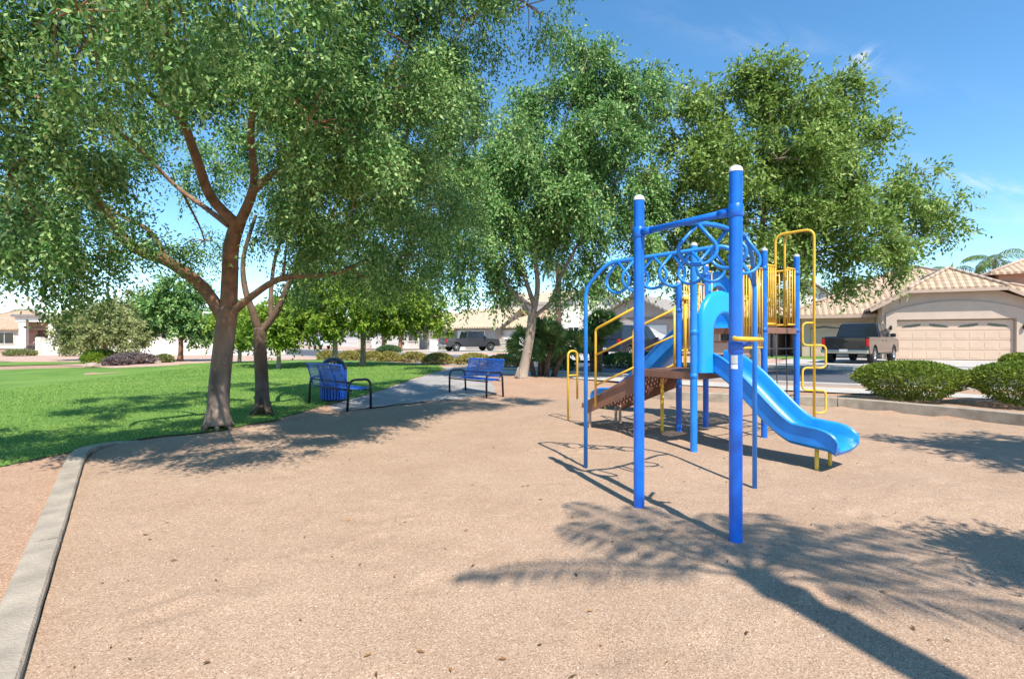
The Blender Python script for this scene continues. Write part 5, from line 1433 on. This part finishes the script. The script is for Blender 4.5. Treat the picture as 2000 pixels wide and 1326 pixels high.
# white gabled house between the play structure and the tan house
h = House('white gabled house seen past the yellow climber', at(1580, 47), ang(.97,-.25))
h.wall(-3, 3.2, 0, 8, 0, 4.2, 'stuccowhite'); h.gable_y(-3, 3.2, 0, 8, 4.2, 2.3, 'tilegrey', .5, 'stuccowhite'); h.window(.2, 1.4, 1.0, 2.6, -.03); h.window(-2, -.9, 1.0, 2.6, -.03)
h.wall(3.2, 6.5, 2, 8, 0, 2.6, 'stuccolight')
h.box('chimney', -.6,.2, 3, 3.9, 5.5, 7.4, 'stuccowhite')
# grey garage house behind the stair
h = House('grey-roofed house with wide gable behind the dark navy vehicle', at(1240, 37.5), ang(.80,-.60))
h.wall(-3.2, 3.4, 0, 9, 0, 2.75, 'stuccogrey'); h.gable_y(-3.2, 3.4, 0, 9, 2.75, 1.7, 'tilegrey', .6, 'stuccogrey'); h.garage(-2.6, 2.4, 2.15, -.04, 'garagewhite', lights=False)
h.hip(-1.5, 9, 5, 14, 3.0, 2.6, 'tile'); h.wall(3.4, 8.5, 5.5, 13.5, 0, 2.8, 'stuccogrey'); h.window(4.5, 6.2, .9, 2.2, 5.46)
# cream two-storey house
h = House('cream two-storey house with bright gable wall left of the ladder post', at(1150, 47), ang(.97,-.22))
h.wall(-2.6, 3.2, 0, 9, 0, 4.4, 'stuccowhite'); h.gable_y(-2.6, 3.2, 0, 9, 4.4, 1.9, 'tilegrey', .5, 'stuccowhite'); h.window(-1.9, -.9, .9, 2.3, -.03)
h.wall(-5.5, -2.6, 2.5, 9, 0, 2.8, 'stuccolight'); h.roof([[(-5.9,2.0,2.7),(-2.6,2.0,2.7),(-2.6,6,4.2),(-5.9,6,4.2)]], 'tile')
# two-storey house behind the pale tree
h = House('grey-tan two-storey house with low garage roof behind the pale tree', at(1000, 57), ang(.93,-.37))
h.wall(-2.8, 5.0, 2.5, 11, 0, 5.4, 'stuccogrey'); h.gable_y(-2.8, 1.6, 2.5, 11, 5.3, 1.4, 'tiletan', .5, 'stuccogrey'); h.gable_x(1.6, 5.4, 3, 11, 5.3, 1.7, 'tiletan', .5, 'stuccogrey')
h.window(-1.0, .6, 3.3, 4.8, 2.46, mull=1)
h.wall(-3.4, 3.0, -1.5, 2.5, 0, 2.6, 'stuccogrey'); h.roof([[(-3.9,-2.1,2.5),(3.5,-2.1,2.5),(3.5,2.5,4.0),(-3.9,2.5,4.0)]], 'tiletan'); h.garage(-2.6, 2.3, 2.15, -1.54, 'garagewhite', lights=False)
# grey gabled house with tan roof
h = House('single-storey house with grey gable end and tan tile roof', at(858, 58), ang(.86,-.50))
h.wall(-1.9, 7.5, 0, 8, 0, 2.7, 'stuccogrey'); h.gable_y(-2.2, 2.0, -1.2, 8, 2.6, 1.7, 'tiletan', .4, 'stuccogrey'); h.wall(-1.9, 1.8, -1.2, 0, 0, 2.6, 'stuccogrey')
h.gable_x(1.0, 7.8, 0, 8, 2.7, 2.0, 'tiletan', .5, 'stuccogrey'); h.box('door', 2.6, 3.6, -.06, 0, 0, 2.1, 'garagewhite'); h.window(4.4, 6.2, .9, 2.1, -.04)
h.box('chimney', 4.6, 5.2, 4.2, 4.9, 4.3, 5.4, 'stuccogrey')
# white houses behind the lime trees
for px, d, lb, wm, rm, a_ in ((770, 64, 'white house with garage behind the reddish street trunks', 'stuccowhite', 'tile', (.80,-.60)), (690, 72, 'pale house with wide cream garage behind the mottled lime trunk', 'stuccolight', 'tile', (.74,-.67)),
        (610, 84, 'distant white house left of the white car', 'stuccowhite', 'tile', (.74,-.67)), (540, 98, 'farthest pale house glimpsed right of the dark-trunked tree', 'stuccolight', 'tile', (.74,-.67))):
    h = House(lb, at(px, d), ang(*a_), group='pale houses along the far side of the road')
    h.wall(-4.5, 5.5, 0, 9, 0, 2.9, wm); h.hip(-4.5, 5.5, 0, 9, 2.95, 2.4, rm); h.garage(-3.6, 1.3, 2.2, -.04, 'garagewhite', lights=False)
    h.wall(-2.0, 1.8, -.30, -.06, 2.25, 2.75, wm)
    h.window(2.6, 4.4, .9, 2.2, -.04)
# far left house with entry portico
h = House('cream house with tall entry portico at the far left', at(70, 66, .25), ang(.95,.31))
h.wall(-9, -1.2, 0, 9, 0, 2.7, 'stuccolight'); h.hip(-9.5, 2.5, 0, 10, 2.7, 2.5, 'tile'); h.wall(2.0, 5.0, 0, 9, 0, 2.7, 'stuccolight')
h.window(-6.2, -2.2, .6, 2.1, -.05, mull=3)
for x0, x1 in ((-1.0,-.3),(2.0,2.9)): h.box('column', x0, x1, -1.6, -.9, 0, 3.4, 'stuccowhite')
h.box('portico', -1.3, 3.2, -1.7, 1.5, 3.4, 4.0, 'stuccowhite'); h.box('cornice', -1.6, 3.5, -2.0, 1.6, 4.0, 4.3, 'trimgrey'); h.box('door', .2, 1.5, -.03, .06, 0, 2.6, 'door'); h.wall(-1.2, 2.0, .06, .3, 0, 3.4, 'stuccorose')
h.wall(-16, -9, 2, 9, 0, 2.6, 'stuccolight'); h.hip(-16.5, -9, 2, 9, 2.6, 1.8, 'tile')
h = House('low pale house beyond the garden trees on the left', at(300, 62, .25), ang(.97,.22))
h.wall(-8, 12, 0, 9, 0, 2.5, 'stuccolight'); h.hip(-8, 12, 0, 9, 2.5, 2.2, 'tile'); h.window(-5, -3, .8, 2, -.04); h.window(7, 9, .8, 2, -.04)
# garden wall
gw = thing('garden_wall', 'cream block garden wall running behind the pink gravel', 'wall', (-28.5, 42, .15), ang(.99,.10))
q = MB(); q.box((0,0,.62), (19,.2,1.34)); q.build('panel', M['stuccowhite'], gw)
q = MB(); q.box((0,0,1.33), (19.1,.28,.08)); q.build('coping', M['stuccolight'], gw)
for x in (-9.4,-3.1,3.1,9.4):
    q = MB(); q.box((x,0,.72), (.4,.4,1.5)); q.build('pillar', M['stuccolight'], gw)
# driveways
def drive(c, d, w, L, z=FZ+.004, name='driveway'):
    c = Vector((c[0],c[1],0)); d = Vector((d[0],d[1],0)).normalized(); s = Vector((-d.y,d.x,0))*(w/2)
    q = MB(); q.add([(p.x,p.y,z) for p in (c-s, c+s, c+s-d*L, c-s-d*L)], [(0,1,2,3)]); return structure(q.build(name, M['walk']))
drive((21.7+.89*2.0+.46*.3, 28.8-.46*2.0+.89*.3), (.46,.89), 7.6, 9); drive((21.7-.89*2.7+.46*2.3, 28.8+.46*2.7+.89*2.3), (.55,.83), 4.2, 11.5, FZ+.008)
drive(at(1240,37.5)[:2], (.60,.80), 6.0, 11, FZ+.004); drive(at(985,55.5)[:2], (.37,.93), 6.0, 11, FZ+.004); drive(at(905,57)[:2], (.37,.93), 5, 10, FZ+.008)
lot('front_lawn', [(-2.5,47.5),(1.5,43.5),(4.0,46.5),(0,50.5)], FZ+.012, M['lawn'])
lot('front_lawn', [(14.3,31.5),(17.6,28.2),(20.5,32.5),(17.5,35.5)], FZ+.012, M['lawn'])
# utility box and small white bin by the far drive
o = thing('utility_box', 'small white utility box on the verge left of the far pickup', 'utility box', (-7.6, 50, FZ))
q = MB(); q.box((0,0,.55), (.8,.7,1.1)); q.build('body', M['garagewhite'], o, .03); q = MB(); q.box((0,0,1.12), (.88,.78,.06)); q.build('lid', M['stuccowhite'], o, .015)
